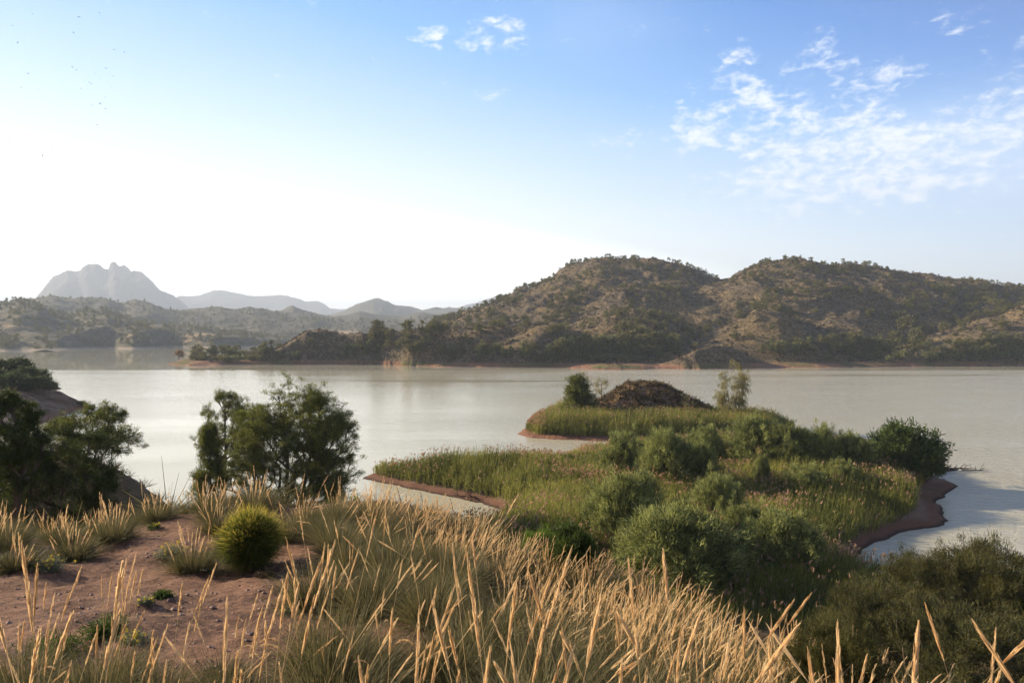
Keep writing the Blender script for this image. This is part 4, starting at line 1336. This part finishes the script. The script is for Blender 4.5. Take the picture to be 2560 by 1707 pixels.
def tussock(seed, R, nleaf, nstalk, Lh=(0.75, 1.1), lean=(0.22, 0.0), spik=46, w=0.0042, green=0.45, spread=0.34):
    rng = np.random.default_rng(seed)
    a = rng.random(nleaf) * 6.28
    rr = np.sqrt(rng.random(nleaf)) * R * 0.34
    P = np.stack([rr * np.cos(a), rr * np.sin(a), np.full(nleaf, -0.02)], 1)
    el = rng.beta(2.2, 1.3, nleaf) * 1.35 + 0.12
    a2 = a + rng.normal(size=nleaf) * 0.5
    dv = np.stack([np.cos(a2) * np.cos(el) + lean[0] * 0.4, np.sin(a2) * np.cos(el), np.sin(el)], 1)
    L = R * rng.uniform(0.7, 1.5, nleaf)
    tone = np.clip(rng.normal(green, 0.24, nleaf) + 0.25 * (el < 0.5), 0, 1)
    lv = blades(P, dv, L, w, rng.uniform(0.15, 0.55, nleaf), 3, rng, 0.15, tone)
    a = rng.random(nstalk) * 6.28
    rr = np.sqrt(rng.random(nstalk)) * R * 0.4
    P = np.stack([rr * np.cos(a), rr * np.sin(a), np.zeros(nstalk)], 1)
    dv = np.stack([np.cos(a) * spread * rng.random(nstalk) + lean[0] + rng.normal(size=nstalk) * 0.2, np.sin(a) * spread * rng.random(nstalk) + lean[1] + rng.normal(size=nstalk) * 0.1, np.ones(nstalk)], 1)
    dv = unit(dv)
    L = rng.uniform(*Lh, nstalk)
    drp = rng.uniform(0.0, 0.3, nstalk) * rng.random(nstalk) + 0.5 * (rng.random(nstalk) < 0.12) * (rng.random(nstalk) > 0.3)
    tn = rng.random(nstalk)
    sv = blades(P, dv, L, 0.0036, drp, 4, rng, 0.7, tn)
    sv2 = blades(P, dv, L, 0.0036, drp, 4, rng, 0.7, tn)
    # each spike is a dense whorl of upward spikelets
    idx = np.repeat(np.arange(nstalk), spik)
    sl = rng.uniform(0.15, 0.30, nstalk)
    u = rng.random(len(idx))
    t = 1 - (sl[idx] / L[idx]) * (1 - u)
    Q0 = P[idx] + dv[idx] * (L[idx] * t)[:, None]
    Q0[:, 2] -= drp[idx] * L[idx] * t * t
    ax = dv[idx].copy()
    ax[:, 2] -= 2 * drp[idx] * t
    rad = rng.normal(size=(len(idx), 3))
    fat = np.sin(np.clip(u * 0.86 + 0.14, 0, 1) * math.pi) ** 0.6
    d2 = unit(ax) + unit(rad) * (0.045 + 0.065 * fat)[:, None]
    hv = blades(Q0 + unit(rad) * (0.0035 * fat)[:, None], d2, 0.024 + 0.016 * fat, 0.0025 + 0.0016 * fat, 0.0, 1, rng, 0.2, np.clip(tn[idx] * 0.7 + rng.random(len(idx)) * 0.4, 0, 1))
    st = join([sv, sv2])
    return [('leaves', mesh_np('leaves', lv[0], lv[1], M['esparto'], lv[2])), ('stalks', mesh_np('stalks', st[0], st[1], M['stalk'], st[2])), ('seed_heads', mesh_np('seed_heads', hv[0], hv[1], M['spike'], hv[2]))]


T_DENSE = [tussock(201 + i, 0.38, 900, 40 + 5 * (i % 2), (0.24, 0.58), (0.34, -0.05), 30, spread=0.7) for i in range(4)]
T_NEAR = [tussock(211 + i, 0.42, 1300, 6, (0.6, 1.02), (0.12, 0.0), 90, spread=0.75) for i in range(4)]
T_MID = [tussock(241 + i, 0.40, 1500, 4, (0.38, 0.72), (0.3, 0.0), 44, spread=0.8) for i in range(3)]
T_LEFT = [tussock(221 + i, 0.36, 1100, 13, (0.34, 0.66), (0.12, 0), 36, green=0.35, spread=0.5) for i in range(3)]
T_LOW = [tussock(231 + i, 0.30, 800, 5, (0.5, 0.9), (0.1, 0), 60, green=0.25, spread=0.5, w=0.0035) for i in range(2)]


def put_tussock(parts, x, y, s, label, group=None, zs=None, rz=None):
    o = plant('grass_tussock', (x, y, h_grid(h_main, x, y) - 0.01), parts)
    o.rotation_euler = (0, 0, rng.normal() * 0.5 if rz is None else rz)
    o.scale = (s, s, zs or s)
    return tag(o, label, 'grass', group)


rng = np.random.default_rng(19)


def poisson(n, xr, yr, gap_, test, seed):
    r = np.random.default_rng(seed)
    pts = []
    for _ in range(n):
        x, y = r.uniform(*xr), r.uniform(*yr)
        if all((x - a) ** 2 + (y - b) ** 2 > gap_ ** 2 for a, b in pts): pts.append((x, y))
    P = np.array(pts)
    return P[test(P[:, 0], P[:, 1])]


insand = lambda x, y, m=0.0: poly_sd(SAND, x, y) > m
ccr = lambda x, y: poly_sd(CREST, x, y)
# dense straw field running from the crest down to the lower right
P1 = poisson(6000, (-3.4, 4.2), (2.4, 9.6), 0.40, lambda x, y: (ccr(x, y) > -1.5) & ~insand(x, y, -0.22) & (x / y > -0.335) & ((ccr(x, y) < 1.9) | (rng.random(len(x)) < 0.45)) & (y > 2.6 - 0.1 * x), 1)
for i, (x, y) in enumerate(P1):
    edge = ccr(np.array([x]), np.array([y]))[0]
    ps = T_DENSE[i % 4] if edge < 0.95 and y > 3.1 else (T_MID[i % 3] if i % 5 else T_NEAR[i % 4])
    place = ('at its left end behind the red path' if x / y < -0.17 else 'in its middle below the cove' if x / y < 0.1 else 'at its right end above the shaded bushes')
    row = 'sunlit straw tussock on the crest ' if edge < 1.0 else 'green-grey straw tussock before the crest field '
    put_tussock(ps, x, y, rng.uniform(0.8, 1.1), row + place, 'straw tussocks of the sunlit crest', rng.uniform(0.8, 1.1))
# near tussocks whose tall spikes cross the lower part of the view
P2 = poisson(700, (-1.1, 2.2), (1.15, 2.8), 0.42, lambda x, y: (ccr(x, y) > -0.5) & ~insand(x, y, 0.0) & (np.hypot(x, y) > 1.3), 2)
for i, (x, y) in enumerate(P2):
    put_tussock(T_NEAR[i % 4], x, y, rng.uniform(0.85, 1.12), 'near tussock with long golden seed spikes at the bottom of the picture', 'near tussocks with long golden spikes')
P3 = poisson(900, (-2.8, -0.3), (1.4, 3.75), 0.30, lambda x, y: ~insand(x, y, 0.30) & (x / y < -0.15), 4)
for i, (x, y) in enumerate(P3):
    put_tussock(T_LOW[i % 2] if i % 4 else T_NEAR[i % 4], x, y, rng.uniform(0.6, 0.85), 'low green tussock with a few tall spikes before the red path', 'low green tussocks at the lower left')
# row along the left crest, dark against the light
P4 = poisson(2500, (-9.5, -1.0), (5.2, 10.8), 0.52, lambda x, y: (ccr(x, y) > -1.6) & ~insand(x, y, -0.15) & (x / y < -0.33) & (ccr(x, y) < 1.7), 3)
for i, (x, y) in enumerate(P4):
    put_tussock(T_LEFT[i % 3], x, y, rng.uniform(0.8, 1.25), 'grey-green tussock in the row behind the red path, ' + ('left of the domed dark one' if x / y < -0.62 else 'between the pines and the round bush'), 'tussocks in the row behind the path')
for (u, v, s, lab) in [(485, 1425, 1.0, 'dark rounded tussock touching the left side of the round green bush'), (185, 1400, 1.0, 'dark domed tussock behind the left part of the red path'), (40, 1425, 0.95, 'dark tussock at the left edge of the red path'),
                       (790, 1510, 1.15, 'dark-based tussock at the right end of the red path')]:
    x, y, z = hit(u, v, y1=14)
    put_tussock(T_LEFT[int(u) % 3], x, y, s, lab, zs=s * 0.95)

T_TALL = [tussock(251 + i, 0.3, 500, 4, (0.95, 1.18), (0.03, 0.0), 110, spread=0.25) for i in range(2)]
for i, (x, y, lab) in enumerate([(0.26, 2.1, 'tussock with the tallest golden spike, rising before the peninsula reeds'), (0.02, 1.95, 'tall-spiked tussock just left of the one with the tallest spike'),
                                 (1.62, 2.25, 'tall-spiked tussock before the shaded tamarisks at the lower right'), (-1.42, 2.2, 'tall-spiked tussock before the middle of the red path'), (-1.8, 2.35, 'tall-spiked tussock before the left part of the red path')]):
    put_tussock(T_TALL[i % 2], x, y, 1.0, lab)

# the round green bush with yellow tips
r = np.random.default_rng(5)
d = sphere_dirs(15000, r)
d = d[d[:, 2] > -0.95]
n = len(d)
R_ = 0.285
P = d * R_ * r.uniform(0.15, 0.75, (n, 1)) * [1, 1, 1.1] + [0, 0, 0.27]
dv = d + r.normal(size=(n, 3)) * 0.5 + [0, 0, 0.35]
Lb = R_ * r.uniform(0.3, 0.62, n) * (1 + 0.45 * fbm(d[:, 0] * 3 + d[:, 1] * 2, d[:, 2] * 3, 3, 1.0) + 0.3 * fbm(d[:, 0] + 3, d[:, 2] + d[:, 1], 2, 1.1))
v, q, a = blades(P, dv, Lb, 0.0034, 0.05, 2, r, 0.3, None)
reach = np.clip((np.linalg.norm(v - [0, 0, 0.27], axis=1) / R_ - 0.7) / 0.5, 0, 1)
a['t'] = a['t'] * reach ** 0.4 * (0.35 + 0.65 * sstep(0.05, 0.42, v[:, 2]))
A, B, ra, rb, e = grow([[(0, 0, -0.05), (0, 0, 0.03)]], sphere_dirs(90, r) * [0.2, 0.2, 0.18] + [0, 0, 0.24], seg=0.05, rng=r, r_tip=0.0015)
wv, wq = prisms(A, B, ra, rb, 4)
x, y, z = hit(618, 1418, y1=14)
o = plant('round_bush', (x, y, z - 0.02), [('branches', mesh_np('branches', wv, wq, M['bark'])), ('foliage', mesh_np('foliage', v, q, M['broom'], a))])
o.scale = (1.18, 1.08, 1.08)
o.rotation_euler = (0.05, 0.08, 0.4)
tag(o, 'ball-shaped green bush with yellow tips beside the red path', 'bush')


def small_plant(seed, Rr, hh, mat, n=260, flower=None):
    r = np.random.default_rng(seed)
    P = r.normal(size=(n, 3)) * [Rr * 0.3, Rr * 0.3, 0]
    dv = r.normal(size=(n, 3)) * 0.45 + [0, 0, 1]
    v, q, a = blades(P, dv, hh * r.uniform(0.5, 1.0, n), 0.006, 0.2, 2, r, 0.2)
    tipv = v.reshape(n, 3, 2, 3)[:, -1, 0]
    k = r.integers(0, n, n * 2)
    l2 = blades(tipv[k] - r.random((n * 2, 1)) * [0, 0, hh * 0.5], r.normal(size=(n * 2, 3)), 0.028, 0.009, 0, 1, r, 0.3)
    V_, Q_, A_ = join([(v, q, a), l2])
    parts = [('foliage', mesh_np('foliage', V_, Q_, M[mat], A_))]
    if flower:
        k = r.integers(0, n, flower)
        c = np.repeat(tipv[k], 9, 0) + r.normal(size=(flower * 9, 3)) * 0.006
        f = blades(c, r.normal(size=(flower * 9, 3)) + [0, 0, 0.6], 0.013, 0.009, 0, 1, r, 0.6)
        parts.append(('flowers', mesh_np('flowers', f[0], f[1], M['yellow'], f[2])))
    return parts


for (sd, u, v, Rr, hh, mat, fl, nm, lab) in [(301, 425, 1395, 0.12, 0.22, 'grey_herb', 26, 'flowering_herb', 'pale yellow-flowered herb left of the dark tussock by the bush'), (302, 120, 1425, 0.13, 0.20, 'grey_herb', 22, 'flowering_herb', 'grey herb with dull yellow heads behind the left path'),
                                             (303, 405, 1492, 0.10, 0.09, 'lentisk', 0, 'low_plant', 'low dark green plant in the middle of the red path'), (304, 365, 1508, 0.06, 0.07, 'grey_herb', 12, 'flowering_herb', 'tiny yellow-flowered herb beside the low plant on the path'),
                                             (305, 715, 1535, 0.05, 0.06, 'grey_herb', 8, 'flowering_herb', 'tiny yellow flowers at the right end of the path'), (306, 665, 1440, 0.10, 0.08, 'scrub', 0, 'low_plant', 'dry brown low plant right of the round bush'),
                                             (307, 10, 1420, 0.12, 0.20, 'grey_herb', 0, 'low_plant', 'blue-grey leafy plant at the left edge'), (308, 325, 1605, 0.10, 0.09, 'grey_herb', 16, 'flowering_herb', 'yellow-flowered herb at the near edge of the path'),
                                             (309, 265, 1590, 0.12, 0.2, 'lentisk', 0, 'low_plant', 'dark green sprigs among tall spikes at the lower left'), (310, 140, 1640, 0.2, 0.2, 'lentisk', 0, 'low_plant', 'dark green herb in the bottom left grass'),
                                             (311, 385, 1322, 0.08, 0.12, 'lentisk', 10, 'flowering_herb', 'small yellow-topped sprig behind the bare rise of the path')]:
    x, y, z = hit(u, v, y1=14)
    o = plant(nm, (x, y, z - 0.01), small_plant(sd, Rr, hh, mat, flower=fl))
    tag(o, lab, 'plant')

# loose stones and straw litter on the bare marl
r = np.random.default_rng(41)
n = 9000
x, y = r.uniform(-5, 3, n), r.uniform(1.6, 9, n)
k = insand(x, y, -0.4)
x, y = x[k], y[k]
z = h_main(x, y)
oct_v = np.array([(1, 0, 0), (0, 1, 0), (-1, 0, 0), (0, -1, 0), (0, 0, 1), (0, 0, -1)], float)
oct_f = np.array([(0, 1, 4), (1, 2, 4), (2, 3, 4), (3, 0, 4), (1, 0, 5), (2, 1, 5), (3, 2, 5), (0, 3, 5)])
s_ = 0.003 + 0.018 * r.random(len(x)) ** 6
V_ = oct_v[None] * (s_[:, None, None] * r.uniform(0.6, 1.4, (len(x), 6, 1))) * [1.2, 1.0, 0.6] + np.stack([x, y, z + s_ * 0.2], 1)[:, None]
Q_ = (oct_f[None] + (np.arange(len(x)) * 6)[:, None, None]).reshape(-1, 3)
tag(link('stones', mesh_np('stones', V_.reshape(-1, 3), Q_, M['stone'])), 'small loose stones strewn over the red path', 'stones', kind='stuff')
n = 2600
x, y = r.uniform(-6, 3, n), r.uniform(1.6, 9.5, n)
k = insand(x, y, -0.3) & (r.random(n) < 0.3 + 0.7 * (poly_sd(SAND, x, y) < 0.35))
x, y = x[k], y[k]
dv = r.normal(size=(len(x), 3)) * [1, 1, 0.06]
v, q, a = blades(np.stack([x, y, h_main(x, y) + 0.008], 1), dv, r.uniform(0.02, 0.08, len(x)), 0.004, 0, 1, r, 0.6)
tag(link('straw_litter', mesh_np('straw_litter', v, q, M['straw'], a)), 'broken straw bits lying on the red path', 'litter', kind='stuff')

# ------------------------------------------------------------------ birds
BIRDS = [(257, 112), (540, 88), (619, 135), (777, 103), (785, 121), (97, 204), (577, 260), (138, 334), (896, 390), (947, 371), (974, 411), (726, 485), (567, 528), (598, 549), (829, 537), (747, 576), (209, 574), (222, 579), (888, 595),
         (792, 628), (699, 646), (718, 656), (868, 676), (635, 695), (166, 687), (299, 703), (826, 763), (784, 814), (799, 809), (722, 827), (827, 857), (536, 877), (390, 900), (654, 908), (558, 955), (759, 980), (789, 1063), (630, 1090), (73, 1112), (404, 1149),
         (335, 1220), (847, 1224), (842, 1310)]


def bird_mesh(flap):
    # rounded body with tail, and two bent wings, one continuous surface
    ring = [(-0.13, 0.004), (-0.07, 0.014), (0.0, 0.024), (0.06, 0.02), (0.10, 0.012), (0.125, 0.003)]
    V_, F_ = [], []
    for (yy, rr_) in ring:
        for k in range(6):
            a = k * math.pi / 3
            V_.append((rr_ * math.cos(a), yy, rr_ * math.sin(a)))
    for i in range(len(ring) - 1):
        for k in range(6):
            F_.append((i * 6 + k, i * 6 + (k + 1) % 6, (i + 1) * 6 + (k + 1) % 6, (i + 1) * 6 + k))
    for sgn, ka, in ((1, 0), (-1, 3)):
        b = len(V_)
        V_ += [(sgn * 0.16, 0.045, flap), (sgn * 0.15, -0.02, flap - 0.005), (sgn * 0.32, -0.03, flap * 0.4), (sgn * 0.30, -0.05, flap * 0.4 - 0.004)]
        F_ += [(3 * 6 + ka, b, b + 1, 1 * 6 + ka), (b, b + 2, b + 3, b + 1)]
    b = len(V_)
    V_ += [(0.035, -0.19, 0.0), (-0.035, -0.19, 0.0)]
    F_ += [(0, 3, b + 1, b)]
    return mesh_np('bird', np.array(V_), np.array(F_), M['feather'])


BM = [bird_mesh(0.09), bird_mesh(-0.05), bird_mesh(0.03)]
r = np.random.default_rng(55)
for i, (a_, b_) in enumerate(BIRDS):
    u, v = a_ / 3.136, b_ / 3.136
    D = r.uniform(210, 300)
    o = link('bird', BM[i % 3])
    o.location = (dirx(u, D), D, H + (VH - v) / F * D)
    o.rotation_euler = (r.normal() * 0.3, r.normal() * 0.4, r.random() * 6.28)
    o.scale = (1.7, 1.7, 1.7)
    tag(o, 'small dark bird circling high in the flock at the upper left', 'bird', 'flock of birds over the left of the lake')
